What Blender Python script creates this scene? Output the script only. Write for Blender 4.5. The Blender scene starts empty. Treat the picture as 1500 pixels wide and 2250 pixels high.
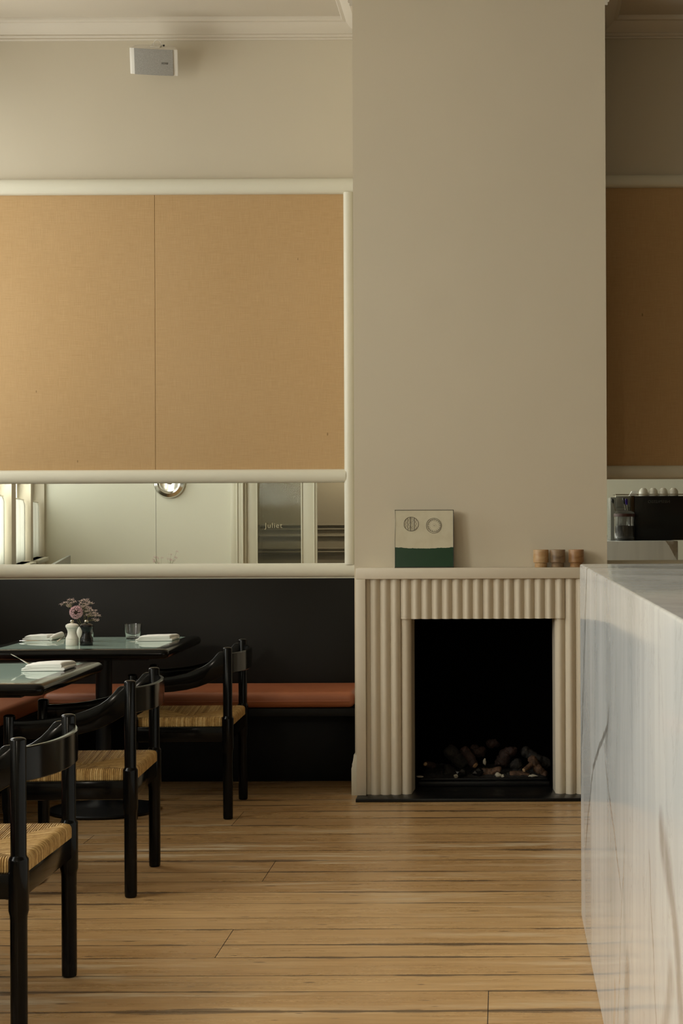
import bpy, bmesh, math, random
from mathutils import Vector, Matrix, noise

# ------------------------------------------------------------------ camera, world, light, exposure
SC = bpy.context.scene
COL = SC.collection
random.seed(7)
F, CX, CY, H, ROLL = 3800.0, 1100.0, 1144.0, 1.32, 0.004

cam_data = bpy.data.cameras.new('camera')
cam = bpy.data.objects.new('camera', cam_data)
COL.objects.link(cam)
cam_data.sensor_fit = 'VERTICAL'
cam_data.sensor_height = 36.0
cam_data.lens = F / 2250.0 * 36.0
cam_data.shift_x = -(CX - 750.0) / 2250.0
cam_data.shift_y = (CY - 1125.0) / 2250.0
cam_data.clip_start = 0.05
cam.matrix_world = Matrix.Translation((0, 0, H)) @ Matrix.Rotation(math.pi / 2, 4, 'X') @ Matrix.Rotation(-ROLL, 4, 'Z')
SC.camera = cam

SC.view_settings.view_transform = 'Standard'
SC.view_settings.look = 'None'
SC.view_settings.gamma = 1.0
SC.view_settings.use_curve_mapping = False
SC.view_settings.exposure = 0.0

world = bpy.data.worlds.new('overcast_sky')
SC.world = world
world.use_nodes = True
world.node_tree.nodes['Background'].inputs[0].default_value = (0.93, 0.97, 1.0, 1)
world.node_tree.nodes['Background'].inputs[1].default_value = 1.0

# room plan: back wall Y=YB, window wall splays out towards the camera
YB, YR, ZC = 8.93, -0.95, 3.90
XR = 3.4
def wx(y):                      # inner face of the window wall
    return -2.90 - 0.208 * (YB - y)
WDIR = Vector((0.208, 1.0, 0)).normalized()      # along the wall, away from camera
WNRM = Vector((1.0, -0.208, 0)).normalized()     # into the room
WINDOWS = [0.09, 2.38, 4.83, 7.86]
WIN_W, WIN_Z0, WIN_Z1 = 1.96, 0.95, 3.58
WH = WIN_Z1 - WIN_Z0
WINDOW_POWER = [50, 145, 205, 76]
LIGHT_COL = (0.985, 0.985, 0.92)
for i, yc in enumerate(WINDOWS):
    ld = bpy.data.lights.new('window_daylight', 'AREA')
    ld.shape = 'RECTANGLE'
    ld.size = WIN_W * 0.98
    ld.size_y = WH
    ld.energy = WINDOW_POWER[i]
    ld.color = LIGHT_COL
    lo = bpy.data.objects.new('window_daylight', ld)
    COL.objects.link(lo)
    p = Vector((wx(yc), yc, 0)) - WNRM * 0.30
    p.z = WIN_Z0 + WH / 2
    lo.location = p
    lo.rotation_euler = WNRM.to_track_quat('-Z', 'Y').to_euler()

# ------------------------------------------------------------------ pixel helper
def P(px, py, Y):
    """photo pixel at world depth Y -> world point"""
    dx, dy = px - CX, py - CY
    ux, uy = dx - ROLL * dy, dy + ROLL * dx
    return Vector((ux * Y / F, Y, H - uy * Y / F))

# ------------------------------------------------------------------ materials
class NT:
    def __init__(self, name):
        self.m = bpy.data.materials.new(name)
        self.m.use_nodes = True
        self.t = self.m.node_tree
        self.b = self.t.nodes['Principled BSDF']
    def n(self, typ, **kw):
        nd = self.t.nodes.new(typ)
        ins = kw.pop('ins', {})
        for k, v in kw.items():
            setattr(nd, k, v)
        for k, v in ins.items():
            self.put(nd.inputs[k], v)
        return nd
    def put(self, sock, v):
        if isinstance(v, bpy.types.NodeSocket):
            self.t.links.new(v, sock)
        else:
            sock.default_value = v
    def set(self, **kw):
        names = {'color': 'Base Color', 'rough': 'Roughness', 'metal': 'Metallic', 'normal': 'Normal', 'trans': 'Transmission Weight',
                 'ior': 'IOR', 'coat': 'Coat Weight', 'coatr': 'Coat Roughness', 'spec': 'Specular IOR Level', 'sss': 'Subsurface Weight', 'alpha': 'Alpha',
                 'sheen': 'Sheen Weight'}
        for k, v in kw.items():
            self.put(self.b.inputs[names[k]], v)
        return self
    def math(self, op, a, b=None, c=None, clamp=False):
        nd = self.n('ShaderNodeMath', operation=op, use_clamp=clamp)
        self.put(nd.inputs[0], a)
        if b is not None: self.put(nd.inputs[1], b)
        if c is not None: self.put(nd.inputs[2], c)
        return nd.outputs[0]
    def pos(self):
        return self.n('ShaderNodeNewGeometry').outputs['Position']
    def obj(self):
        return self.n('ShaderNodeTexCoord').outputs['Object']
    def sep(self, v):
        nd = self.n('ShaderNodeSeparateXYZ'); self.put(nd.inputs[0], v); return nd.outputs
    def comb(self, x, y, z):
        nd = self.n('ShaderNodeCombineXYZ')
        for i, v in enumerate((x, y, z)): self.put(nd.inputs[i], v)
        return nd.outputs[0]
    def scale(self, v, s):
        nd = self.n('ShaderNodeMapping'); self.put(nd.inputs['Vector'], v); nd.inputs['Scale'].default_value = s; return nd.outputs[0]
    def noise(self, v, scale, detail=3, rough=0.5, dist=0.0):
        nd = self.n('ShaderNodeTexNoise')
        self.put(nd.inputs['Vector'], v); nd.inputs['Scale'].default_value = scale
        nd.inputs['Detail'].default_value = detail; nd.inputs['Roughness'].default_value = rough; nd.inputs['Distortion'].default_value = dist
        return nd.outputs['Fac']
    def ramp(self, f, stops, interp='LINEAR'):
        nd = self.n('ShaderNodeValToRGB'); self.put(nd.inputs[0], f)
        cr = nd.color_ramp; cr.interpolation = interp
        while len(cr.elements) < len(stops): cr.elements.new(0.5)
        for e, (p, c) in zip(cr.elements, stops):
            e.position = p; e.color = (c[0], c[1], c[2], 1) if hasattr(c, '__len__') else (c, c, c, 1)
        return nd.outputs[0]
    def mix(self, f, a, b, blend='MIX'):
        nd = self.n('ShaderNodeMix', data_type='RGBA', blend_type=blend)
        self.put(nd.inputs['Factor'], f)
        for k, v in (('A', a), ('B', b)):
            s = [x for x in nd.inputs if x.name == k and x.type == 'RGBA'][0]
            self.put(s, v if isinstance(v, bpy.types.NodeSocket) else (v[0], v[1], v[2], 1))
        return [x for x in nd.outputs if x.type == 'RGBA'][0]
    def bump(self, h, strength=0.3, dist=0.002, normal=None):
        nd = self.n('ShaderNodeBump'); self.put(nd.inputs['Height'], h)
        nd.inputs['Strength'].default_value = strength; nd.inputs['Distance'].default_value = dist
        if normal is not None: self.put(nd.inputs['Normal'], normal)
        return nd.outputs[0]

def sr(r, g, b):
    f = lambda c: (c / 255 / 12.92) if c / 255 <= 0.04045 else ((c / 255 + 0.055) / 1.055) ** 2.4
    return (f(r), f(g), f(b), 1)

def simple(name, col, rough=0.5, metal=0.0, var=0.0, vscale=6, bump=0.0, bscale=80, **kw):
    t = NT(name)
    v = t.obj()
    if var:
        c = t.mix(t.noise(v, vscale, 4), [x * (1 - var) for x in col[:3]], [min(1, x * (1 + var)) for x in col[:3]])
    else:
        c = col
    t.set(color=c, rough=rough, metal=metal, **kw)
    if bump:
        t.set(normal=t.bump(t.noise(v, bscale, 3), bump, 0.002))
    return t.m

def paint(name, col, rough=0.55, wob=0.25):
    t = NT(name)
    v = t.pos()
    c = t.mix(t.noise(v, 1.6, 4), [x * 0.96 for x in col[:3]], [min(1, x * 1.04) for x in col[:3]])
    t.set(color=c, rough=rough)
    h = t.math('ADD', t.math('MULTIPLY', t.noise(v, 3.0, 2), 3.0), t.math('MULTIPLY', t.noise(v, 120, 3), 0.12))
    t.set(normal=t.bump(h, wob, 0.003))
    return t.m

M = {}
M['plaster'] = paint('wall_plaster', (0.545, 0.485, 0.37, 1), 0.6)
M['plaster_rear_lit'] = paint('lit_rear_wall_plaster', (0.66, 0.645, 0.53, 1), 0.6, 0.1)  # lighter albedo stands in for the stronger light on this wall
M['breast'] = paint('chimney_plaster', (0.595, 0.525, 0.395, 1), 0.5)
M['ceiling'] = paint('ceiling_plaster', (0.56, 0.50, 0.40, 1), 0.7)
M['cornice'] = paint('cornice_paint', (0.60, 0.54, 0.44, 1), 0.5)
M['trim'] = paint('cream_gloss_trim', (0.66, 0.63, 0.51, 1), 0.32, 0.1)
M['surround'] = paint('fire_surround_paint', (0.66, 0.585, 0.455, 1), 0.42, 0.08)
M['window_paint'] = paint('window_paint', (0.62, 0.59, 0.50, 1), 0.5, 0.05)
M['vestibule'] = paint('vestibule_brown_paint', (0.17, 0.14, 0.095, 1), 0.4, 0.1)
M['door_paint'] = paint('door_paint', (0.60, 0.57, 0.45, 1), 0.4, 0.05)
M['black_lacquer'] = simple('black_lacquered_wood', (0.0028, 0.0026, 0.0023, 1), 0.13, var=0.3, vscale=3, spec=0.17)
M['black_metal'] = simple('black_powder_coated_metal', (0.0028, 0.003, 0.0035, 1), 0.42, bump=0.15, bscale=300, spec=0.3)
M['black_bench'] = simple('black_painted_board', (0.003, 0.0028, 0.0024, 1), 0.5, spec=0.2)
M['steel'] = simple('polished_steel', (0.62, 0.60, 0.55, 1), 0.15, 1.0)
M['nickel'] = simple('brushed_nickel', (0.55, 0.50, 0.40, 1), 0.25, 1.0)
M['mirror'] = simple('mirror_silvering', (0.82, 0.85, 0.80, 1), 0.0, 1.0)
M['pane_edge'] = simple('mirror_edge', (0.05, 0.06, 0.05, 1), 0.3)
M['napkin'] = simple('white_linen', (0.80, 0.80, 0.75, 1), 0.85, bump=0.3, bscale=500, var=0.03)
M['white_gloss'] = simple('white_lacquer', (0.74, 0.71, 0.63, 1), 0.28)
M['black_gloss'] = simple('black_grinder_lacquer', (0.005, 0.005, 0.0055, 1), 0.25, spec=0.35)
M['firebox'] = simple('sooty_firebrick', (0.0010, 0.0009, 0.0008, 1), 0.95, var=0.4, bump=0.5, bscale=40, spec=0.05)
M['slate'] = simple('honed_black_slate', (0.007, 0.007, 0.0065, 1), 0.3, var=0.4, vscale=14, bump=0.1, spec=0.25)
M['white_plastic'] = simple('white_plastic', (0.72, 0.69, 0.62, 1), 0.45)
M['dark_rubber'] = simple('dark_plastic', (0.012, 0.012, 0.013, 1), 0.4)
M['purple'] = simple('purple_plastic', (0.04, 0.01, 0.32, 1), 0.35)
M['ceramic'] = simple('white_cup_porcelain', (0.74, 0.71, 0.62, 1), 0.2)
M['grey_panel'] = simple('grey_painted_board', (0.20, 0.20, 0.175, 1), 0.45)
M['brown_collar'] = simple('brown_leather_band', (0.06, 0.018, 0.012, 1), 0.5)
M['beans'] = simple('dark_roast_beans', (0.012, 0.007, 0.004, 1), 0.5, bump=1.0, bscale=120)
M['stem'] = simple('dry_green_stem', (0.16, 0.15, 0.05, 1), 0.7)
M['lilac'] = simple('dusty_lilac_florets', (0.62, 0.47, 0.43, 1), 0.9, var=0.3, vscale=60)
M['pink'] = simple('pink_florets', (0.70, 0.44, 0.47, 1), 0.9, var=0.25, vscale=70)
M['letter'] = simple('dark_lettering', (0.02, 0.02, 0.02, 1), 0.5)
M['letter_grey'] = simple('grey_lettering', (0.07, 0.07, 0.065, 1), 0.4)
M['letter_gold'] = simple('gilt_lettering', (0.42, 0.37, 0.24, 1), 0.5)

def glass(name, col=(1, 1, 1, 1), rough=0.0, ior=1.45):
    t = NT(name); t.set(color=col, rough=rough, trans=1.0, ior=ior); return t.m
M['glass'] = glass('clear_glass')
M['vase_glass'] = glass('vase_glass', (0.93, 0.95, 0.92, 1))
M['reeded'] = glass('reeded_glass', (0.80, 0.84, 0.76, 1), 0.06)
M['window_glass'] = glass('window_glass', (1, 1, 1, 1), 0.0, 1.05)
M['pane'] = NT('thin_window_pane').m
_t = M['pane'].node_tree; _b = _t.nodes['Principled BSDF']
_tr = _t.nodes.new('ShaderNodeBsdfTransparent'); _mx = _t.nodes.new('ShaderNodeMixShader'); _gl = _t.nodes.new('ShaderNodeBsdfGlossy'); _gl.inputs['Roughness'].default_value = 0.02
_mx.inputs[0].default_value = 0.06
_t.links.new(_tr.outputs[0], _mx.inputs[1]); _t.links.new(_gl.outputs[0], _mx.inputs[2]); _t.links.new(_mx.outputs[0], _t.nodes['Material Output'].inputs[0])

def m_curtain():
    t = NT('sheer_cafe_curtain')
    tl = t.n('ShaderNodeBsdfTranslucent'); tl.inputs[0].default_value = (0.86, 0.86, 0.78, 1)
    df = t.n('ShaderNodeBsdfDiffuse'); df.inputs[0].default_value = (0.80, 0.79, 0.72, 1)
    tp = t.n('ShaderNodeBsdfTransparent')
    m1 = t.n('ShaderNodeMixShader'); m1.inputs[0].default_value = 0.86
    t.t.links.new(tl.outputs[0], m1.inputs[1]); t.t.links.new(df.outputs[0], m1.inputs[2])
    m2 = t.n('ShaderNodeMixShader'); m2.inputs[0].default_value = 0.015
    t.t.links.new(m1.outputs[0], m2.inputs[1]); t.t.links.new(tp.outputs[0], m2.inputs[2])
    t.t.links.new(m2.outputs[0], t.t.nodes['Material Output'].inputs[0])
    return t.m
M['curtain'] = m_curtain()

def m_dado():
    t = NT('black_satin_panel')
    v = t.pos()
    t.set(color=t.mix(t.noise(t.scale(v, (1, 1, 0.2)), 1.2, 2), (0.0040, 0.0037, 0.0030), (0.0060, 0.0054, 0.0043)), rough=0.36, spec=0.22)
    t.set(normal=t.bump(t.noise(t.scale(v, (1.0, 1, 0.08)), 2.4, 2), 0.35, 0.02))
    return t.m
M['dado'] = m_dado()

def m_fabric():
    t = NT('hessian_wallcloth')
    v = t.pos(); s = t.sep(v)
    wx1 = t.noise(t.scale(v, (520, 1, 14)), 1.0, 2)
    wz1 = t.noise(t.scale(v, (14, 1, 520)), 1.0, 2)
    slub = t.noise(t.scale(v, (3, 1, 160)), 1.0, 3)
    slubv = t.noise(t.scale(v, (150, 1, 3.5)), 1.0, 3)
    weave = t.math('ADD', wx1, wz1)
    c = t.ramp(t.math('MULTIPLY', weave, 0.5), [(0.30, (0.42, 0.268, 0.125)), (0.5, (0.475, 0.310, 0.150)), (0.7, (0.53, 0.355, 0.182))])
    c = t.mix(t.ramp(slub, [(0.60, 0.0), (0.75, 0.22)]), c, (0.36, 0.21, 0.08))
    c = t.mix(t.ramp(slubv, [(0.62, 0.0), (0.78, 0.2)]), c, (0.36, 0.21, 0.08))
    big = t.noise(v, 1.3, 4)
    c = t.mix(t.ramp(big, [(0.35, 0.0), (0.7, 0.18)]), c, (0.56, 0.40, 0.23))
    fleck = t.n('ShaderNodeTexVoronoi', feature='F1'); t.put(fleck.inputs['Vector'], t.scale(v, (1.0, 1, 0.45))); fleck.inputs['Scale'].default_value = 9
    fm = t.ramp(fleck.outputs['Distance'], [(0.0, 0.8), (0.028, 0.5), (0.04, 0.0)])
    c = t.mix(fm, c, (0.13, 0.07, 0.025))
    t.set(color=c, rough=0.9, normal=t.bump(weave, 0.5, 0.0012), spec=0.2)
    return t.m
M['fabric'] = m_fabric()

def m_wood():
    t = NT('worn_pine_boards')
    v = t.pos()
    att = t.n('ShaderNodeVertexColor', layer_name='tone').outputs[0]
    tone = t.sep(att)[0]; across = t.sep(att)[1]
    s = t.sep(v)
    off = t.math('MULTIPLY', tone, 37.0)
    pv = t.comb(t.math('ADD', s[0], off), t.math('ADD', s[1], off), s[2])
    g1 = t.noise(t.scale(pv, (0.7, 16, 1)), 3.0, 5, 0.6, 0.4)
    g2 = t.noise(t.scale(pv, (2.5, 90, 1)), 3.0, 3, 0.6, 0.2)
    wd = t.math('ADD', t.math('MULTIPLY', g1, 0.65), t.math('MULTIPLY', g2, 0.35))
    c = t.ramp(wd, [(0.28, (0.33, 0.185, 0.072)), (0.48, (0.50, 0.305, 0.130)), (0.62, (0.60, 0.385, 0.175)), (0.8, (0.66, 0.45, 0.23))])
    c = t.mix(t.ramp(tone, [(0.0, 0.0), (1.0, 0.62)]), c, (0.40, 0.225, 0.088))
    # worn pale patches and grey-dark scuffs drawn out along the grain
    wr = t.noise(t.scale(v, (1.2, 9, 1)), 1.0, 7, 0.72)
    zone = t.noise(v, 0.55, 2)
    c = t.mix(t.math('MULTIPLY', t.ramp(wr, [(0.52, 0.0), (0.62, 0.85)]), t.ramp(zone, [(0.42, 0.0), (0.6, 1.0)])), c, (0.66, 0.54, 0.36))
    left = t.n('ShaderNodeMapRange'); t.put(left.inputs[0], s[0]); left.inputs[1].default_value = -0.7; left.inputs[2].default_value = -1.6; left.inputs[3].default_value = 0.12; left.inputs[4].default_value = 1.0
    dk = t.noise(t.scale(v, (2.2, 38, 1)), 1.0, 6, 0.75)
    c = t.mix(t.math('MULTIPLY', t.ramp(dk, [(0.56, 0.0), (0.68, 0.85)]), left.outputs[0]), c, (0.085, 0.055, 0.03))
    # grime worked into the board edges
    ed = t.math('MINIMUM', across, t.math('SUBTRACT', 1.0, across))
    gn = t.noise(t.scale(v, (2.6, 14, 1)), 1.0, 6, 0.72)
    gn2 = t.noise(t.scale(v, (0.8, 2.0, 1)), 1.0, 2)
    lim = t.math('MULTIPLY', t.math('SUBTRACT', t.math('ADD', gn, t.math('MULTIPLY', gn2, 0.7)), 0.80), 0.62)
    gm = t.math('MULTIPLY', t.math('SUBTRACT', lim, ed), 22.0, clamp=True)
    c = t.mix(t.math('MULTIPLY', gm, 0.7), c, (0.10, 0.06, 0.032))
    # knots and nail heads
    vo = t.n('ShaderNodeTexVoronoi', feature='F1'); t.put(vo.inputs['Vector'], t.scale(v, (2.6, 6.0, 0.0))); vo.inputs['Scale'].default_value = 2.0
    k = t.ramp(vo.outputs['Distance'], [(0.0, 0.95), (0.035, 0.7), (0.075, 0.0)])
    c = t.mix(k, c, (0.09, 0.04, 0.018))
    vo2 = t.n('ShaderNodeTexVoronoi', feature='F1'); t.put(vo2.inputs['Vector'], t.scale(v, (4.5, 14.0, 0.0))); vo2.inputs['Scale'].default_value = 1.0
    k2 = t.ramp(vo2.outputs['Distance'], [(0.0, 0.9), (0.07, 0.6), (0.11, 0.0)])
    c = t.mix(k2, c, (0.10, 0.055, 0.028))
    rough = t.ramp(wr, [(0.35, 0.21), (0.7, 0.45)])
    t.set(color=c, rough=rough, spec=0.45, normal=t.bump(wd, 0.12, 0.002))
    return t.m
M['wood'] = m_wood()
M['gap'] = simple('dark_board_gap', (0.02, 0.012, 0.006, 1), 0.9)

def m_marble(name, veins=None, slab=True):
    t = NT(name)
    v = t.pos(); s = t.sep(v)
    cl = t.noise(t.scale(v, (1, 1, 0.35)), 1.7, 5, 0.55, 0.6)
    st = t.noise(t.scale(v, (9, 9, 0.45)), 1.5, 3, 0.5, 0.15)
    c = t.ramp(cl, [(0.32, (0.66, 0.69, 0.69)), (0.55, (0.76, 0.785, 0.785)), (0.75, (0.81, 0.83, 0.83))])
    c = t.mix(t.ramp(st, [(0.46, 0.0), (0.72, 0.42)]), c, (0.54, 0.57, 0.57))
    warm = t.noise(v, 0.9, 3)
    c = t.mix(t.ramp(warm, [(0.5, 0.0), (0.75, 0.35)]), c, (0.76, 0.73, 0.67))
    th = t.noise(t.scale(v, (2, 2, 0.9)), 1.1, 6, 0.6, 1.6)
    vein = t.math('ABSOLUTE', t.math('SUBTRACT', th, 0.5))
    c = t.mix(t.ramp(vein, [(0.0, 0.16), (0.010, 0.0)]), c, (0.28, 0.26, 0.22))
    if veins:
        nz = t.math('MULTIPLY', t.math('SUBTRACT', t.noise(v, 9, 4, 0.6), 0.5), 0.10)
        nz2 = t.math('MULTIPLY', t.math('SUBTRACT', t.noise(t.scale(v, (1, 1, 1)), 40, 2, 0.6), 0.5), 0.02)
        yy = t.math('ADD', t.math('ADD', s[1], nz), nz2); zz = s[2]
        for pts, w, colr, amt in veins:
            best = None
            for (y0, z0), (y1, z1) in zip(pts, pts[1:]):
                dy, dz = y1 - y0, z1 - z0
                L2 = dy * dy + dz * dz
                py = t.math('SUBTRACT', yy, y0); pz = t.math('SUBTRACT', zz, z0)
                dot = t.math('ADD', t.math('MULTIPLY', py, dy / L2), t.math('MULTIPLY', pz, dz / L2), clamp=True)
                ex = t.math('SUBTRACT', py, t.math('MULTIPLY', dot, dy)); ez = t.math('SUBTRACT', pz, t.math('MULTIPLY', dot, dz))
                d = t.math('SQRT', t.math('ADD', t.math('MULTIPLY', ex, ex), t.math('MULTIPLY', ez, ez)))
                best = d if best is None else t.math('MINIMUM', best, d)
            mr = t.n('ShaderNodeMapRange'); t.put(mr.inputs[0], best); mr.inputs[1].default_value = w * 0.3; mr.inputs[2].default_value = w
            mr.inputs[3].default_value = amt; mr.inputs[4].default_value = 0.0
            mot = t.ramp(t.noise(v, 14, 4), [(0.3, 0.55), (0.55, 1.0)])
            c = t.mix(t.math('MULTIPLY', mr.outputs[0], mot), c, colr)
    if veins:      # brown-grey wedge of veining at the far end face
        wedge = t.math('GREATER_THAN', t.math('ADD', s[0], t.math('ADD', t.math('MULTIPLY', nz, 0.35), t.math('MULTIPLY', s[2], 0.62))), 1.145 + 0.62 * 1.174)
        wedge = t.math('MULTIPLY', wedge, t.math('GREATER_THAN', s[1], 5.74))
        c = t.mix(t.math('MULTIPLY', wedge, t.ramp(t.noise(v, 16, 4), [(0.3, 0.55), (0.6, 0.9)])), c, (0.24, 0.19, 0.13))
    t.set(color=c, rough=t.ramp(cl, [(0.3, 0.10), (0.7, 0.16)]), spec=0.6)
    return t.m
GV = (0.25, 0.24, 0.215)
M['marble'] = m_marble('white_grey_marble', [
    ([(4.24, 0.85), (4.32, 0.80), (4.65, 0.713), (5.0, 0.60), (5.263, 0.425), (5.46, 0.291)], 0.014, GV, 1.0),
    ([(4.24, 0.845), (4.30, 0.80), (4.36, 0.76)], 0.045, (0.34, 0.33, 0.30), 0.6),
    ([(4.44, 0.74), (4.3, 0.66), (4.08, 0.594), (3.82, 0.49), (3.92, 0.26), (4.0, 0.10)], 0.012, (0.36, 0.31, 0.25), 0.6),
    ([(3.72, 0.62), (3.80, 0.48)], 0.010, (0.36, 0.31, 0.25), 0.4),
    ([(2.86, 0.80), (2.70, 0.75), (2.60, 0.66), (2.52, 0.55)], 0.055, (0.34, 0.31, 0.27), 0.7),
    ([(3.64, 0.36), (3.68, 0.27), (3.72, 0.16)], 0.075, (0.36, 0.34, 0.31), 0.7),
    ([(5.32, 1.175), (5.42, 1.0), (5.55, 0.80), (5.72, 0.55), (5.78, 0.40)], 0.040, (0.30, 0.31, 0.29), 0.9),
    ([(3.10, 0.72), (3.01, 0.56), (2.94, 0.40), (2.90, 0.30)], 0.013, (0.38, 0.33, 0.27), 0.55),
    ([(2.95, 0.34), (2.85, 0.46), (2.78, 0.52), (2.70, 0.60)], 0.05, (0.36, 0.34, 0.30), 0.55),
    ([(4.15, 0.02), (4.05, 0.22)], 0.035, (0.62, 0.45, 0.27), 0.5),
])

def m_leather():
    t = NT('tan_leather')
    v = t.pos()
    c = t.mix(t.noise(v, 5, 4), (0.24, 0.070, 0.026), (0.37, 0.120, 0.046))
    vo = t.n('ShaderNodeTexVoronoi'); t.put(vo.inputs['Vector'], v); vo.inputs['Scale'].default_value = 350
    t.set(color=c, rough=0.42, normal=t.bump(vo.outputs['Distance'], 0.12, 0.001))
    return t.m
M['leather'] = m_leather()

SA, SB, PITCH = 0.222, 0.262, 0.0068
def m_rush():
    t = NT('woven_rush')
    v = t.obj(); s = t.sep(v)
    ax = t.math('DIVIDE', t.math('ABSOLUTE', s[0]), SA); ay = t.math('DIVIDE', t.math('ABSOLUTE', s[1]), SB)
    sel = t.math('GREATER_THAN', ax, ay)
    coord = t.math('ADD', t.math('MULTIPLY', sel, s[1]), t.math('MULTIPLY', t.math('SUBTRACT', 1.0, sel), s[0]))
    cid = t.math('FLOOR', t.math('DIVIDE', coord, PITCH))
    wn = t.n('ShaderNodeTexWhiteNoise', noise_dimensions='2D'); t.put(wn.inputs['Vector'], t.comb(cid, sel, 0.0))
    f = t.math('ADD', t.math('MULTIPLY', wn.outputs['Value'], 0.35), t.math('MULTIPLY', t.noise(v, 70, 5, 0.7), 0.65))
    c = t.ramp(f, [(0.25, (0.24, 0.125, 0.032)), (0.5, (0.46, 0.275, 0.088)), (0.75, (0.66, 0.45, 0.19))])
    prof = t.math('ABSOLUTE', t.math('SINE', t.math('MULTIPLY', coord, math.pi / PITCH)))
    c = t.mix(t.ramp(prof, [(0.0, 0.75), (0.32, 0.0)]), c, (0.07, 0.035, 0.010))  # shade in the gaps between cords painted into the colour
    tw = t.noise(v, 400, 2)
    t.set(color=c, rough=0.65, spec=0.3, normal=t.bump(t.math('ADD', prof, t.math('MULTIPLY', tw, 0.25)), 0.8, 0.0025))
    return t.m
M['rush'] = m_rush()

def m_tabletop():
    t = NT('green_back_painted_glass')
    t.set(color=(0.40, 0.54, 0.47, 1), rough=0.04, spec=0.5)
    return t.m
M['table_glass'] = m_tabletop()

def m_onyx(name, a, b, c3):
    t = NT(name)
    v = t.obj()
    n1 = t.noise(t.scale(v, (4, 4, 9)), 3.0, 3, 0.5, 0.5)
    t.set(color=t.ramp(n1, [(0.3, a), (0.5, b), (0.7, c3)]), rough=0.35, sss=0.35, spec=0.25)
    t.b.inputs['Subsurface Radius'].default_value = (0.02, 0.01, 0.004)
    t.b.inputs['Subsurface Scale'].default_value = 0.6
    return t.m
M['onyx1'] = m_onyx('honey_onyx', (0.50, 0.34, 0.18), (0.42, 0.26, 0.12), (0.58, 0.43, 0.27))
M['onyx2'] = m_onyx('grey_brown_onyx', (0.13, 0.08, 0.04), (0.26, 0.175, 0.10), (0.34, 0.25, 0.16))
M['onyx3'] = m_onyx('amber_onyx', (0.22, 0.11, 0.035), (0.34, 0.19, 0.085), (0.46, 0.30, 0.18))

def m_tile():
    t = NT('glazed_art_tile')
    v = t.obj(); s = t.sep(v)
    edge = t.math('ADD', 0.093, t.math('ADD', t.math('MULTIPLY', t.math('SUBTRACT', t.noise(t.comb(s[0], 0.0, 0.0), 22, 3, 0.7), 0.5), 0.012),
                  t.math('MULTIPLY', t.math('MULTIPLY', s[0], s[0]), 0.30)))
    top = t.math('GREATER_THAN', s[2], edge)
    green = t.mix(t.noise(v, 14, 4), (0.006, 0.034, 0.012), (0.012, 0.05, 0.020))
    cream = t.mix(t.ramp(t.noise(v, 18, 5), [(0.45, 0.0), (0.75, 0.5)]), (0.60, 0.55, 0.40), (0.47, 0.41, 0.27))
    t.set(color=t.mix(top, green, cream), rough=t.math('ADD', 0.22, t.math('MULTIPLY', top, 0.25)), spec=0.25)
    return t.m
M['tile'] = m_tile()

def m_log(name, a, b):
    t = NT(name)
    v = t.obj()
    n1 = t.noise(t.scale(v, (1, 1, 1)), 38, 6, 0.7, 0.8)
    t.set(color=t.ramp(n1, [(0.3, a), (0.7, b)]), rough=0.75, normal=t.bump(n1, 0.8, 0.006))
    return t.m
M['log_brown'] = m_log('ceramic_log_brown', (0.020, 0.009, 0.004), (0.17, 0.088, 0.045))
M['log_dark'] = m_log('ceramic_log_charred', (0.003, 0.0025, 0.002), (0.026, 0.020, 0.014))
M['log_red'] = m_log('ceramic_log_reddish', (0.009, 0.003, 0.0015), (0.038, 0.014, 0.007))
M['log_end'] = m_log('sawn_log_end', (0.25, 0.13, 0.05), (0.50, 0.33, 0.17))
M['ember'] = m_log('ash_and_grit', (0.002, 0.0018, 0.0015), (0.025, 0.021, 0.017))
M['coal'] = simple('glossy_coal', (0.012, 0.012, 0.012, 1), 0.18, bump=0.6, bscale=50)
M['pale_stone'] = simple('pale_stone', (0.50, 0.46, 0.36, 1), 0.6, var=0.2, vscale=40)

def m_grille():
    t = NT('grey_speaker_grille')
    v = t.obj()
    vo = t.n('ShaderNodeTexVoronoi'); t.put(vo.inputs['Vector'], v); vo.inputs['Scale'].default_value = 420
    t.set(color=t.mix(t.ramp(vo.outputs['Distance'], [(0.2, 0.0), (0.6, 1.0)]), (0.20, 0.19, 0.165), (0.31, 0.295, 0.26)), rough=0.5)
    return t.m
M['grille'] = m_grille()

def m_brushed():
    t = NT('brushed_stainless')
    v = t.obj()
    t.set(color=(0.20, 0.20, 0.175, 1), metal=0.4, rough=t.ramp(t.noise(t.scale(v, (4, 4, 300)), 2, 2), [(0.3, 0.35), (0.7, 0.5)]))
    return t.m
M['brushed'] = m_brushed()

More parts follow.
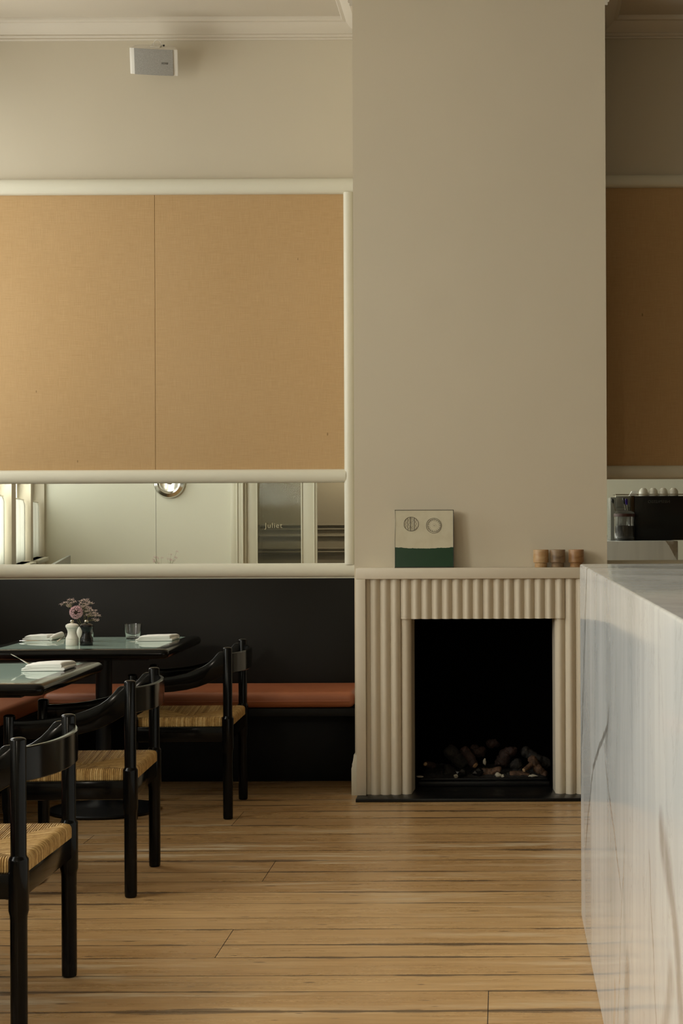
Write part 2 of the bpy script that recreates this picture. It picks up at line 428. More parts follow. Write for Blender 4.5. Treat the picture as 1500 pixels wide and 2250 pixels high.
# ------------------------------------------------------------------ mesh builder
class MB:
    def __init__(self): self.bm = bmesh.new()
    def merge(self, b2, mat=0):
        if mat:
            for f in b2.faces: f.material_index = mat
        me = bpy.data.meshes.new('tmp'); b2.to_mesh(me); b2.free()
        self.bm.from_mesh(me); bpy.data.meshes.remove(me); return self
    def box(self, x0, x1, y0, y1, z0, z1, bev=0.0, seg=2, mat=0, mtx=None):
        b = bmesh.new(); bmesh.ops.create_cube(b, size=1)
        for v in b.verts:
            v.co = Vector(((x0 + x1) / 2 + v.co.x * (x1 - x0), (y0 + y1) / 2 + v.co.y * (y1 - y0), (z0 + z1) / 2 + v.co.z * (z1 - z0)))
        if bev: bmesh.ops.bevel(b, geom=b.edges[:], offset=bev, segments=seg, affect='EDGES', profile=0.5)
        if mtx: bmesh.ops.transform(b, matrix=mtx, verts=b.verts)
        return self.merge(b, mat)
    def poly(self, pts, z0, z1, axis='z', bev=0.0, seg=2, mat=0, mtx=None):
        """extruded polygon. axis z: pts (x,y); y: pts (x,z); x: pts (y,z)"""
        b = bmesh.new()
        f = {'z': lambda p, h: (p[0], p[1], h), 'y': lambda p, h: (p[0], h, p[1]), 'x': lambda p, h: (h, p[0], p[1])}[axis]
        lo = [b.verts.new(f(p, z0)) for p in pts]; hi = [b.verts.new(f(p, z1)) for p in pts]
        b.faces.new(lo[::-1]); b.faces.new(hi); n = len(pts)
        for i in range(n): b.faces.new((lo[i], lo[(i + 1) % n], hi[(i + 1) % n], hi[i]))
        bmesh.ops.recalc_face_normals(b, faces=b.faces)
        if bev: bmesh.ops.bevel(b, geom=b.edges[:], offset=bev, segments=seg, affect='EDGES', profile=0.5)
        if mtx: bmesh.ops.transform(b, matrix=mtx, verts=b.verts)
        return self.merge(b, mat)
    def lathe(self, prof, c=(0, 0, 0), seg=40, mat=0, mtx=None, closed=True):
        b = bmesh.new(); rings = []
        for r, z in prof:
            if r < 1e-6: rings.append([b.verts.new((c[0], c[1], c[2] + z))])
            else: rings.append([b.verts.new((c[0] + r * math.cos(2 * math.pi * i / seg), c[1] + r * math.sin(2 * math.pi * i / seg), c[2] + z)) for i in range(seg)])
        for a, d in zip(rings, rings[1:]):
            for i in range(seg):
                j = (i + 1) % seg
                if len(a) == 1 and len(d) == 1: continue
                if len(a) == 1: b.faces.new((a[0], d[j], d[i]))
                elif len(d) == 1: b.faces.new((a[i], a[j], d[0]))
                else: b.faces.new((a[i], a[j], d[j], d[i]))
        if closed:
            for rg in (rings[0], rings[-1]):
                if len(rg) > 1: b.faces.new(rg)
        bmesh.ops.recalc_face_normals(b, faces=b.faces)
        if mtx: bmesh.ops.transform(b, matrix=mtx, verts=b.verts)
        return self.merge(b, mat)
    def tube(self, pts, rad, seg=10, mat=0, caps=True, mtx=None, squash=None):
        b = bmesh.new(); pts = [Vector(p) for p in pts]; n = len(pts); rings = []
        rr = rad if hasattr(rad, '__len__') else [rad] * n
        up = None
        for i, p in enumerate(pts):
            t = (pts[min(i + 1, n - 1)] - pts[max(i - 1, 0)]).normalized()
            if up is None:
                up = t.cross(Vector((0, 0, 1)) if abs(t.z) < 0.9 else Vector((1, 0, 0))).normalized()
            u = (up - t * up.dot(t)).normalized(); up = u; w = t.cross(u)
            rings.append([b.verts.new(p + (u * math.cos(2 * math.pi * k / seg) + w * math.sin(2 * math.pi * k / seg) * (squash or 1)) * rr[i]) for k in range(seg)])
        for a, d in zip(rings, rings[1:]):
            for k in range(seg): b.faces.new((a[k], a[(k + 1) % seg], d[(k + 1) % seg], d[k]))
        if caps: b.faces.new(rings[0][::-1]); b.faces.new(rings[-1])
        bmesh.ops.recalc_face_normals(b, faces=b.faces)
        if mtx: bmesh.ops.transform(b, matrix=mtx, verts=b.verts)
        return self.merge(b, mat)
    def sphere(self, c, r, sub=2, mat=0, sc=(1, 1, 1), jag=0.0, seed=0):
        b = bmesh.new(); bmesh.ops.create_icosphere(b, subdivisions=sub, radius=1)
        for v in b.verts:
            d = 1 + (noise.noise(v.co * 1.7 + Vector((seed * 3.1, seed, 0))) * jag if jag else 0)
            v.co = Vector((c[0] + v.co.x * r * sc[0] * d, c[1] + v.co.y * r * sc[1] * d, c[2] + v.co.z * r * sc[2] * d))
        return self.merge(b, mat)
    def sweep(self, path, prof, mat=0, closed=False):
        """prof: list of (out, up) swept along path of (point, out_vec, up_vec)"""
        b = bmesh.new(); rings = []
        for p, o, u in path: rings.append([b.verts.new(Vector(p) + Vector(o) * a + Vector(u) * c) for a, c in prof])
        m = len(prof); k = len(rings)
        for i in range(k if closed else k - 1):
            a, d = rings[i], rings[(i + 1) % k]
            for j in range(m): b.faces.new((a[j], a[(j + 1) % m], d[(j + 1) % m], d[j]))
        if not closed: b.faces.new(rings[0]); b.faces.new(rings[-1][::-1])
        bmesh.ops.recalc_face_normals(b, faces=b.faces)
        return self.merge(b, mat)
    def build(self, name, mats, parent=None, smooth=True, angle=35, recenter=True):
        me = bpy.data.meshes.new(name)
        off = Vector((0, 0, 0))
        if parent is None and recenter and self.bm.verts:
            xs = [v.co.x for v in self.bm.verts]; ys = [v.co.y for v in self.bm.verts]; zs = [v.co.z for v in self.bm.verts]
            off = Vector(((min(xs) + max(xs)) / 2, (min(ys) + max(ys)) / 2, min(zs)))
            for v in self.bm.verts: v.co -= off
        self.bm.to_mesh(me); self.bm.free()
        for m in (mats if isinstance(mats, (list, tuple)) else [mats]): me.materials.append(m)
        if smooth and len(me.polygons):
            me.polygons.foreach_set('use_smooth', [True] * len(me.polygons))
            me.set_sharp_from_angle(angle=math.radians(angle))
        o = bpy.data.objects.new(name, me); COL.objects.link(o)
        o.location = off
        if parent: o.parent = parent
        return o

def tag(o, label=None, cat=None, group=None, kind=None):
    if label: o['label'] = label
    if cat: o['category'] = cat
    if group: o['group'] = group
    if kind: o['kind'] = kind
    return o
def thing(name, label, cat, loc=(0, 0, 0), rz=0.0, group=None):
    o = bpy.data.objects.new(name, None); COL.objects.link(o); o.empty_display_size = 0.1
    o.location = loc; o.rotation_euler = (0, 0, rz)
    return tag(o, label, cat, group)
def struct(o, label, cat): return tag(o, label, cat, kind='structure')
def copy_tree(o, parent=None):
    c = o.copy(); COL.objects.link(c)
    if parent: c.parent = parent
    for ch in list(o.children): copy_tree(ch, c)
    return c
def text_mesh(name, body, size, mat, parent, mtx, depth=0.0006, space=1.0):
    cu = bpy.data.curves.new(name, 'FONT'); cu.body = body; cu.size = size; cu.extrude = depth; cu.align_x = 'CENTER'; cu.align_y = 'CENTER'; cu.space_character = space
    to = bpy.data.objects.new(name, cu); COL.objects.link(to)
    dg = bpy.context.evaluated_depsgraph_get(); me = bpy.data.meshes.new_from_object(to.evaluated_get(dg))
    bpy.data.objects.remove(to); me.name = name
    me.transform(mtx); me.materials.clear(); me.materials.append(mat)
    o = bpy.data.objects.new(name, me); COL.objects.link(o)
    if parent: o.parent = parent
    return o

# ================================================================== SETTING
# floor boards
edges = [8.95, 8.75, 8.57, 8.38, 8.20, 8.04, 7.878, 7.69, 7.509, 7.30, 7.105, 6.938, 6.733, 6.514, 6.344, 6.16, 5.978, 5.759, 5.601, 5.394, 5.236, 5.029, 4.857, 4.66]
while edges[-1] > YR: edges.append(edges[-1] - random.choice((0.17, 0.19, 0.20, 0.21)))
joints = {6: [-1.175], 7: [-1.175], 9: [-1.72], 12: [-0.881], 13: [-0.881], 18: [-0.871], 19: [-0.871], 22: [-0.04], 23: [-0.04]}
fl = bmesh.new(); tones = []
XL0 = -5.2
for i, (ya, yb) in enumerate(zip(edges, edges[1:])):
    js = list(joints.get(i, []))
    rr = random.Random(i // 2)
    js += [2.2 + rr.random() * 0.8, -2.9 - rr.random() * 1.5]
    xl = wx((ya + yb) / 2) - 0.2
    xs = [xl] + sorted(j for j in js if j > xl + 0.1) + [XR + 0.1]
    for xa, xb in zip(xs, xs[1:]):
        g = random.choice((0.0004, 0.0007, 0.0010, 0.0017))
        b = bmesh.new(); bmesh.ops.create_cube(b, size=1)
        for v in b.verts:
            v.co = Vector(((xa + xb) / 2 + v.co.x * (xb - xa - 0.0004), (ya + yb) / 2 + v.co.y * (ya - yb - 2 * g), -0.0155 + v.co.z * 0.03))
        top = [e for e in b.edges if all(v.co.z > -0.01 for v in e.verts)]
        bmesh.ops.bevel(b, geom=top, offset=0.0010, segments=1, affect='EDGES')
        # waver the long edges a little
        tone = random.random()
        for f in b.faces:
            if f.normal.z < 0.98: f.material_index = 1
        b.normal_update()
        for f in b.faces: f.material_index = 0 if f.normal.z > 0.98 else 1
        tones += [tone] * len(b.faces)
        me = bpy.data.meshes.new('t'); b.to_mesh(me); b.free(); fl.from_mesh(me); bpy.data.meshes.remove(me)
me = bpy.data.meshes.new('floor'); fl.to_mesh(me); fl.free()
ca = me.color_attributes.new('tone', 'FLOAT_COLOR', 'CORNER')
for p in me.polygons:
    ys_ = [me.vertices[me.loops[li].vertex_index].co.y for li in p.loop_indices]; ym = sum(ys_) / len(ys_)
    for li, yv in zip(p.loop_indices, ys_): ca.data[li].color = (tones[p.index], 1.0 if yv > ym else 0.0, 0.0, 1)
me.materials.append(M['wood']); me.materials.append(M['gap'])
nfl = len(me.polygons)
o = bpy.data.objects.new('floor', me); COL.objects.link(o)
struct(o, 'worn pine floorboards running side to side', 'floor')
mb = MB(); mb.poly([(wx(YR - 1.6) - 0.25, YR - 1.6), (XR + 0.3, YR - 1.6), (XR + 0.3, YB + 0.2), (wx(YB + 0.2) - 0.25, YB + 0.2)], -0.08, -0.0125)
struct(mb.build('floor_underlay', M['gap']), 'dark subfloor showing in the gaps between boards', 'floor')

# ceiling
mb = MB(); mb.poly([(wx(YR - 1.6) - 0.25, YR - 1.6), (XR + 0.3, YR - 1.6), (XR + 0.3, YB + 0.2), (wx(YB + 0.2) - 0.25, YB + 0.2)], ZC, ZC + 0.1)
struct(mb.build('ceiling', M['ceiling']), 'cream plaster ceiling', 'ceiling')

# back wall
mb = MB(); mb.box(-3.4, XR + 0.2, YB, YB + 0.2, -0.02, ZC)
struct(mb.build('wall_back', M['plaster']), 'cream plaster back wall behind bench and chimney breast', 'wall')
mb = MB(); mb.box(XR, XR + 0.2, YR - 1.5, YB, -0.02, ZC)
struct(mb.build('wall_right', M['vestibule']), 'unseen wall at the bar side, darkened to dim the recess', 'wall')  # out of view; dark colour picked to cut bounce into the recess

# chimney breast with fireplace opening
BX0 = (778 - CX) * 8.34 / F; BX1 = (1333 - CX) * 8.34 / F
YF = 8.34
OX0, OX1, OZ = -0.44, 0.265, 0.86
mb = MB()
mb.box(BX0, OX0, YF, YB, 0, ZC); mb.box(OX1, BX1, YF, YB, 0, ZC); mb.box(OX0, OX1, YF, YB, OZ + 0.02, ZC)
struct(mb.build('wall_chimney', M['breast'], recenter=False), 'plain cream chimney breast above the fireplace', 'wall')

# window wall (splayed)
def on_wall(y, n=0.0, z=0.0):
    v = Vector((wx(y), y, z)) + WNRM * n; v.z = z; return v
WROT = Matrix.Rotation(-math.atan(0.208), 4, 'Z')
def wall_box(mb, ya, yb, n0, n1, z0, z1, bev=0.0, mat=0):
    """box in wall frame: along wall ya..yb (world Y), normal offset n0..n1"""
    a = on_wall(ya); b_ = on_wall(yb); L = (b_ - a).length
    mt = Matrix.Translation(Vector((a.x, a.y, 0))) @ WROT
    mb.box(n0, n1, 0, L, z0, z1, bev, mat=mat, mtx=mt)
mb = MB()
half = WIN_W / 2
spans = []
cur = YR - 0.3
for yc in WINDOWS:
    spans.append((cur, yc - half)); cur = yc + half
spans.append((cur, YB + 0.1))
for a, b_ in spans: wall_box(mb, a, b_, -0.25, 0, -0.02, ZC)
for yc in WINDOWS:
    wall_box(mb, yc - half, yc + half, -0.25, 0, -0.02, WIN_Z0); wall_box(mb, yc - half, yc + half, -0.25, 0, WIN_Z1, ZC)
struct(mb.build('wall_left', M['plaster']), 'window wall on the left', 'wall')
for i, yc in enumerate(WINDOWS):
    w = thing('window_%d' % (i + 1), 'tall sash window %s in the left wall' % ('nearest the door end', 'second from the door end', 'third from the door end', 'nearest the bench corner')[i], 'window', on_wall(yc, 0, WIN_Z0), -math.atan(0.208))
    w['kind'] = 'structure'
    mb = MB()
    mb.box(-0.20, -0.12, -half, -half + 0.07, 0, WH, 0.005); mb.box(-0.20, -0.12, half - 0.07, half, 0, WH, 0.005)
    mb.box(-0.20, -0.12, -half, half, 0, 0.08, 0.005); mb.box(-0.20, -0.12, -half, half, WH - 0.08, WH, 0.005)
    mb.box(-0.20, -0.10, -half, half, 1.38, 1.44, 0.005); [mb.box(-0.18, -0.13, q_ - 0.015, q_ + 0.015, 0, WH, 0.004) for q_ in (-half / 3, half / 3)]
    mb.build('window_frame', M['window_paint'], w)
    mb = MB(); mb.box(-0.162, -0.158, -half + 0.05, half - 0.05, 0.05, WH - 0.05)
    mb.build('pane', M['pane'], w)
    mb = MB(); mb.box(-0.12, 0.05, -half, half, -0.04, 0.0, 0.006)
    mb.build('window_sill', M['window_paint'], w)
    # half-height curtain
    mb = MB(); b = bmesh.new(); N = 200
    for k in range(N + 1):
        y = -half + 0.03 + (WIN_W - 0.06) * k / N
        x = -0.065 + 0.012 * math.sin(k * 0.9) + 0.006 * math.sin(k * 0.37 + i)
        b.verts.new((x, y, 0.01)); b.verts.new((x, y, 0.54)); b.verts.new((-0.065 + 0.3 * (x + 0.065), y, 0.58))
    b.verts.ensure_lookup_table()
    for k in range(N):
        for q in (0, 1): b.faces.new((b.verts[3 * k + q], b.verts[3 * k + 3 + q], b.verts[3 * k + 4 + q], b.verts[3 * k + 1 + q]))
    mb.merge(b)
    c = mb.build('cafe_curtain', M['curtain'], recenter=False)
    c.location = w.location; c.rotation_euler = w.rotation_euler
    tag(c, 'white half-height curtain in the window %s' % ('nearest the door end', 'second from the door end', 'third from the door end', 'nearest the bench corner')[i], 'curtain', 'cafe curtains in the left windows')
    r = MB(); r.tube([(-0.065, -half + 0.01, 0.585), (-0.065, half - 0.01, 0.585)], 0.006)
    r.build('curtain_rail', M['nickel'], c)

# rear wall (behind the camera, seen in the mirrors) with doors
YW = YR
mb = MB()
mb.box(XL0 - 0.3, -2.93, YW - 0.15, YW, -0.02, ZC)
mb.box(-2.93, -1.25, YW - 0.15, YW, 2.35, ZC)
mb.box(-1.25, XR, YW - 0.15, YW, -0.02, ZC)
struct(mb.build('wall_rear', M['plaster_rear_lit']), 'cream wall behind the viewer seen in the mirrors', 'wall')
mb = MB()
mb.box(-3.3, 0.4, -2.75, -2.65, -0.02, 2.6); mb.box(-3.3, -3.2, -2.65, YW - 0.15, -0.02, 2.6); mb.box(0.4, 0.5, -2.75, YW - 0.15, -0.02, 2.6); mb.box(-3.3, 0.5, -2.75, YW - 0.15, 2.6, 2.7)
for z, d in ((1.27, 0.05), (1.22, 0.03), (1.14, 0.035), (0.99, 0.03), (0.95, 0.045), (0.93, 0.03)): mb.box(-3.2, 0.4, -2.65, -2.65 + d, z, z + 0.018, 0.004)
struct(mb.build('wall_vestibule', M['vestibule']), 'dark brown vestibule beyond the glazed door', 'wall')
vl = bpy.data.lights.new('vestibule_fill', 'POINT'); vl.energy = 70; vl.color = (1.0, 0.9, 0.74); vl.shadow_soft_size = 0.08  # added point light with no visible fitting, brightens the vestibule
vo_ = bpy.data.objects.new('vestibule_fill', vl); COL.objects.link(vo_); vo_.location = (-1.75, -1.9, 2.35)
# architrave left of door, door with reeded glass
mb = MB()
for x0, x1, d in ((-2.93, -2.87, 0.03), (-2.87, -2.85, 0.05), (-2.85, -2.81, 0.035), (-2.81, -2.79, 0.055)): mb.box(x0, x1, YW - 0.10, YW + d, 0, 2.35, 0.005)
mb.box(-2.79, -2.765, YW - 0.15, YW, 0, 2.35, 0.003)
struct(mb.build('trim_1', M['door_paint']), 'moulded door architrave seen in the mirror', 'trim')
d = thing('door_1', 'cream door with reeded glass panel lettered in gilt, seen in the long mirror', 'door', (-2.40, YW - 0.06, 0))
d['kind'] = 'structure'
mb = MB()
mb.box(-0.365, -0.25, -0.02, 0.02, 0, 2.33, 0.004); mb.box(0.225, 0.40, -0.02, 0.02, 0, 2.33, 0.004)
mb.box(-0.25, 0.225, -0.02, 0.02, 0, 0.55, 0.004); mb.box(-0.25, 0.225, -0.02, 0.02, 2.15, 2.33, 0.004)
for x in (-0.262, 0.225, 0.36): mb.box(x, x + 0.016, 0.018, 0.034, 0.0, 2.33, 0.004)
mb.build('door_frame', M['door_paint'], d)
mb = MB(); b = bmesh.new(); N = 400
for k in range(N + 1):
    x = -0.25 + 0.475 * k / N; y = -0.004 + 0.0022 * abs(math.sin(math.pi * (x + 0.25) / 0.0125))
    for (yy, zz) in ((y + 0.004, 0.55), (y + 0.004, 2.15), (-0.008, 2.15), (-0.008, 0.55)): b.verts.new((x, yy, zz))
b.verts.ensure_lookup_table()
for k in range(N):
    for q in range(4): b.faces.new((b.verts[4 * k + q], b.verts[4 * k + (q + 1) % 4], b.verts[4 * k + 4 + (q + 1) % 4], b.verts[4 * k + 4 + q]))
b.faces.new(b.verts[0:4]); b.faces.new(b.verts[4 * N:4 * N + 4])
bmesh.ops.recalc_face_normals(b, faces=b.faces)
mb.merge(b); rg_ = mb.build('reeded_glass', M['reeded'], d)
tx = text_mesh('lettering', 'Juliet', 0.080, M['letter_gold'], rg_, Matrix.Translation((-0.075, 0.010, 1.275)) @ Matrix.Rotation(math.pi / 2, 4, 'X'), 0.001, 1.15)
mb = MB(); mb.box(-1.27, -1.20, YW - 0.10, YW + 0.03, 0, 2.35, 0.005)
struct(mb.build('trim_2', M['door_paint']), 'plain doorway jamb right of the glazed door', 'trim')

# cornices
CP = [(0, 0), (0.012, 0), (0.0145, 0.006), (0.012, 0.012), (0.020, 0.016), (0.022, 0.022), (0.020, 0.028), (0.05, 0.045), (0.068, 0.062), (0.075, 0.072), (0.092, 0.074), (0.098, 0.082), (0.10, 0.095), (0.0, 0.095)]
def cornice(name, pts, outs, label, zbase=ZC - 0.095):
    mb = MB()
    path = [(Vector((p[0], p[1], zbase)), Vector((o_[0], o_[1], 0)), Vector((0, 0, 1))) for p, o_ in zip(pts, outs)]
    mb.sweep(path, CP)
    struct(mb.build(name, M['cornice']), label, 'cornice')
cornice('trim_3', [(wx(YB) - 0.0, YB), (BX0, YB), (BX0, YF)], [(0, -1), (-1, -1), (-1, -0.0)], 'plaster cornice left of the chimney breast')
cornice('trim_4', [(BX1, YF), (BX1, YB), (XR, YB)], [(1, 0), (1, -1), (0, -1)], 'plaster cornice right of the chimney breast')

# picture-rail frames of rounded cream moulding
def bull(w, d, n=10):
    pts = [(0, 0)]
    for k in range(n + 1):
        a = math.pi * k / n
        pts.append((d * (0.25 + 0.75 * math.sin(a) ** 0.6) if 0 < k < n else d * 0.25, w / 2 - w / 2 * math.cos(a)))
    pts.append((0, w)); return pts
def h_mould(mb, x0, x1, z0, z1, d, cut0=0, cut1=0):
    pr = bull(z1 - z0, d)
    mb.sweep([((x0, YB, z0), (0, -1, 0), (0, 0, 1)), ((x1, YB, z0), (0, -1, 0), (0, 0, 1))], pr)
def v_mould(mb, x0, x1, z0, z1, d):
    pr = bull(x1 - x0, d)
    mb.sweep([((x0, YB, z0), (0, -1, 0), (1, 0, 0)), ((x0, YB, z1), (0, -1, 0), (1, 0, 0))], pr)
s = 8.9 / F
def zz(y): return H - (y - CY) * s
XS0, XS1 = (756 - CX) * s, (779 - CX) * s
mb = MB(); h_mould(mb, -2.79, XS1, zz(424), zz(389), 0.045)
struct(mb.build('trim_5', M['trim']), 'rounded cream moulding above the left hessian panel', 'trim')
mb = MB(); h_mould(mb, -2.79, XS0 + 0.01, zz(1059), zz(1029), 0.045)
struct(mb.build('trim_6', M['trim']), 'rounded cream moulding between hessian panel and long mirror', 'trim')
mb = MB(); h_mould(mb, -2.79, XS1, zz(1267), zz(1236), 0.045)
mb.box(-2.79, XS1, YB - 0.025, YB, zz(1270), zz(1266))
struct(mb.build('trim_7', M['trim']), 'rounded cream moulding under the long mirror', 'trim')
mb = MB(); v_mould(mb, XS0, XS1, zz(1239), zz(421), 0.0448)
struct(mb.build('trim_8', M['trim']), 'upright cream moulding beside the chimney breast', 'trim')
mb = MB(); h_mould(mb, BX1, XR, zz(413), zz(384), 0.04)
struct(mb.build('trim_9', M['trim']), 'cream moulding above the right hessian panel', 'trim')
mb = MB(); h_mould(mb, BX1, XR, zz(1054), zz(1024), 0.04)
struct(mb.build('trim_10', M['trim']), 'cream moulding over the right mirror', 'trim')
mb = MB(); h_mould(mb, BX1, XR, zz(1262), zz(1232), 0.04)
struct(mb.build('trim_11', M['trim']), 'cream moulding under the right mirror', 'trim')

# baseboard wrapping the breast, and back wall right
SK = [(0, 0), (0.017, 0), (0.017, 0.13), (0.014, 0.14), (0.014, 0.15), (0.010, 0.165), (0.006, 0.195), (0, 0.195)]
mb = MB()
mb.sweep([((BX0, YB - 0.13, 0), (-1, 0, 0), (0, 0, 1)), ((BX0, YF, 0), (-1, -1, 0), (0, 0, 1)), ((BX0 + 0.03, YF, 0), (0, -1, 0), (0, 0, 1))], SK)
struct(mb.build('baseboard_chimney', M['trim']), 'cream moulded baseboard on the chimney breast side', 'baseboard')
mb = MB(); mb.sweep([((BX1, YF, 0), (1, 0, 0), (0, 0, 1)), ((BX1, YB, 0), (1, -1, 0), (0, 0, 1)), ((XR, YB, 0), (0, -1, 0), (0, 0, 1))], SK)
struct(mb.build('baseboard_back', M['trim']), 'cream moulded baseboard right of the chimney breast', 'baseboard')

# ================================================================== WALL PANELS AND MIRRORS
sw = 8.925 / F
XSEAM = (343 - CX) * sw
def fabric_panel(x0, x1, z0, z1, label):
    mb = MB(); mb.box(x0, x1, YB - 0.012, YB - 0.001, z0, z1, 0.0015, 1)
    return tag(mb.build('fabric_panel', M['fabric']), label, 'wall panel', 'hessian wall panels')
fabric_panel(-2.79, XSEAM - 0.0006, zz(1035), zz(418), 'tan hessian wall panel at the far left of the seam')
fabric_panel(XSEAM + 0.0006, XS0 + 0.01, zz(1035), zz(418), 'tan hessian wall panel between seam and chimney breast')
fabric_panel(BX1 + 0.002, XR - 0.01, zz(1030), zz(408), 'dark-looking hessian wall panel in the recess right of the chimney breast')
def mirror(x0, x1, z0, z1, label):
    mb = MB(); mb.box(x0, x1, YB - 0.008, YB - 0.002, z0, z1)
    for f in mb.bm.faces: f.material_index = 0 if f.calc_center_median().y < YB - 0.0075 else 1
    return tag(mb.build('wall_mirror', [M['mirror'], M['pane_edge']], smooth=False), label, 'mirror', 'mirror strips on the back wall')
mirror(-2.79, XSEAM - 0.0008, zz(1240), zz(1056), 'long wall mirror pane at far left reflecting the curtained windows')
mirror(XSEAM + 0.0008, XS0 + 0.01, zz(1240), zz(1056), 'wall mirror pane right of the seam reflecting the glazed door')
mirror(BX1 + 0.002, XR - 0.01, zz(1236), zz(1050), 'wall mirror behind the bar reflecting the coffee machine')
# black dado
mb = MB(); mb.box(-2.85, BX0 - 0.001, YB - 0.03, YB - 0.001, 0.0, zz(1269), 0.002)
tag(mb.build('dado_panel', M['dado']), 'tall satin black panel behind the bench', 'wall panel')

# side bench back (long panel along the windows)
def bx(y): return -2.535 - 0.2145 * (YB - y)
mb = MB()
mb.poly([(bx(-0.35), -0.35), (bx(7.4), 7.4), (bx(7.4) - 0.03, 7.4), (bx(-0.35) - 0.03, -0.35)], 0, 0.975, 'z', 0.003)
tag(mb.build('low_partition', M['grey_panel']), 'low grey partition running along the windows, seen in the mirror', 'partition')

# ================================================================== BENCHES
YBF = 8.385
bench = thing('bench', 'black wall bench with tan leather cushion below the long mirror', 'bench', ((-2.22 + BX0) / 2, 8.65, 0))
def loc(mb_): 
    L = Matrix.Translation(-bench.location); bmesh.ops.transform(mb_.bm, matrix=L, verts=mb_.bm.verts); return mb_
mb = MB(); mb.box(-2.228, BX0 - 0.004, YBF, YB - 0.035, 0.415, 0.492, 0.032, 6)
sc_ = loc(mb).build('seat_cushion', M['leather'], bench, angle=80)
mb = MB()
mb.tube([(-2.20, YBF - 0.0005, 0.447), (BX0 - 0.03, YBF - 0.0005, 0.447)], 0.0022, 8)
loc(mb).build('cushion_piping', M['leather'], sc_)
mb = MB(); mb.box(-2.24, BX0 - 0.002, YBF + 0.02, YB - 0.035, 0.372, 0.412, 0.004)
loc(mb).build('seat_board', M['black_bench'], bench)
mb = MB(); mb.box(-2.24, BX0 - 0.03, YB - 0.14, YB - 0.035, 0.0, 0.372, 0.002)
loc(mb).build('plinth', M['black_bench'], bench)
sb = thing('bench', 'black side bench with tan leather cushion under the windows at far left', 'bench', (-2.5, 6.5, 0))
def loc2(mb_):
    bmesh.ops.transform(mb_.bm, matrix=Matrix.Translation((2.5, -6.5, 0)), verts=mb_.bm.verts); return mb_
def sbench_poly(fr, y0=3.0, y1=YB - 0.06): return [(bx(y0) + 0.015, y0), (-2.30 - fr, y0), (-2.205 - fr, 7.0), (-2.205 - fr, 8.37), (-2.245 - fr, 8.40), (-2.245 - fr, y1), (bx(y1) + 0.015, y1)]
mb = MB(); mb.poly(sbench_poly(0), 0.415, 0.492, 'z', 0.028, 5); loc2(mb).build('seat_cushion', M['leather'], sb, angle=80)
mb = MB(); mb.poly(sbench_poly(0.02), 0.372, 0.412, 'z', 0.003); loc2(mb).build('seat_board', M['black_bench'], sb)
mb = MB(); mb.poly([(bx(3.0) + 0.015, 3.0), (-2.9, 3.0), (-2.5, 7.0), (-2.42, YB - 0.06), (bx(YB - 0.06) + 0.015, YB - 0.06)], 0, 0.372, 'z'); loc2(mb).build('plinth', M['black_bench'], sb)

# ================================================================== FIREPLACE
SX0, SX1 = -0.690, 0.515
YS = 8.22
ZM = 1.096
fp = thing('fireplace_surround', 'cream fluted fireplace surround with flat mantel shelf', 'fireplace', ((SX0 + SX1) / 2, YS, 0.0))
FL = Matrix.Translation(-fp.location)
def fpart(mb_, name, mat, parent=None, **k):
    bmesh.ops.transform(mb_.bm, matrix=FL, verts=mb_.bm.verts); return mb_.build(name, mat, parent or fp, **k)
mb = MB(); mb.box(SX0, SX1, YS, YF + 0.0, ZM - 0.052, ZM, 0.003); fpart(mb, 'mantel_shelf', M['surround'])
for (a, b_) in ((SX0, SX0 + 0.045), (SX1 - 0.045, SX1)):
    mb = MB(); mb.box(a, b_, YS, YF, 0.016, ZM - 0.052, 0.002); fpart(mb, 'side_stile', M['surround'])
FX0, FX1 = -0.6267, 0.4517
NR = 22; PW = (FX1 - FX0) / NR
def flute(x, base, amp=0.021):
    ph = ((x - FX0) / PW) % 1.0
    if x < FX0 or x > FX1: return base
    return base - amp * abs(math.sin(math.pi * ph)) ** 0.8
YFL = YS + 0.032       # depth of the flute valleys
def fluted(xa, xb, z0, z1, back, fn, step=0.0016):
    mb = MB(); n = max(2, int((xb - xa) / step))
    pts = [(xa + (xb - xa) * i / n, fn(xa + (xb - xa) * i / n)) for i in range(n + 1)]
    mb.poly(pts + [(xb, back), (xa, back)], z0, z1, 'z')
    return mb
ZF0, ZF1 = 0.853, ZM - 0.052
JX0, JX1 = FX0 + 3 * PW, FX1 - 3 * PW      # where the frieze steps down past the jambs
fr = fluted(JX0, JX1, ZF0, ZF1, YF, lambda x: flute(x, YFL)); fpart(fr, 'fluted_frieze', M['surround'], angle=50)
OI0, OI1 = -0.423, 0.248
def jl(x):
    if x < JX0: return flute(x, YFL)
    e = x - (JX0 + PW)
    if e < 0: return flute(x, YFL + 0.012, 0.019)
    return YFL + 0.012 + 0.14 * (e / (OI0 - JX0 - PW)) ** 0.8
def jr(x):
    if x > JX1: return flute(x, YFL)
    e = (JX1 - PW) - x
    if e < 0: return flute(x, YFL + 0.012, 0.019)
    return YFL + 0.012 + 0.14 * (e / (JX1 - PW - OI1)) ** 0.8
mb = fluted(SX0 + 0.046, OI0, 0.016, ZF0, YF + 0.09, jl); m2 = fluted(SX0 + 0.046, JX0, ZF0, ZF1, YF, jl)
me = bpy.data.meshes.new('t'); m2.bm.to_mesh(me); m2.bm.free(); mb.bm.from_mesh(me)
fpart(mb, 'fluted_jamb', M['surround'], angle=50)
mb = fluted(OI1, SX1 - 0.046, 0.016, ZF0, YF + 0.09, jr); m2 = fluted(JX1, SX1 - 0.046, ZF0, ZF1, YF, jr)
me = bpy.data.meshes.new('t'); m2.bm.to_mesh(me); m2.bm.free(); mb.bm.from_mesh(me)
fpart(mb, 'fluted_jamb', M['surround'], angle=50)
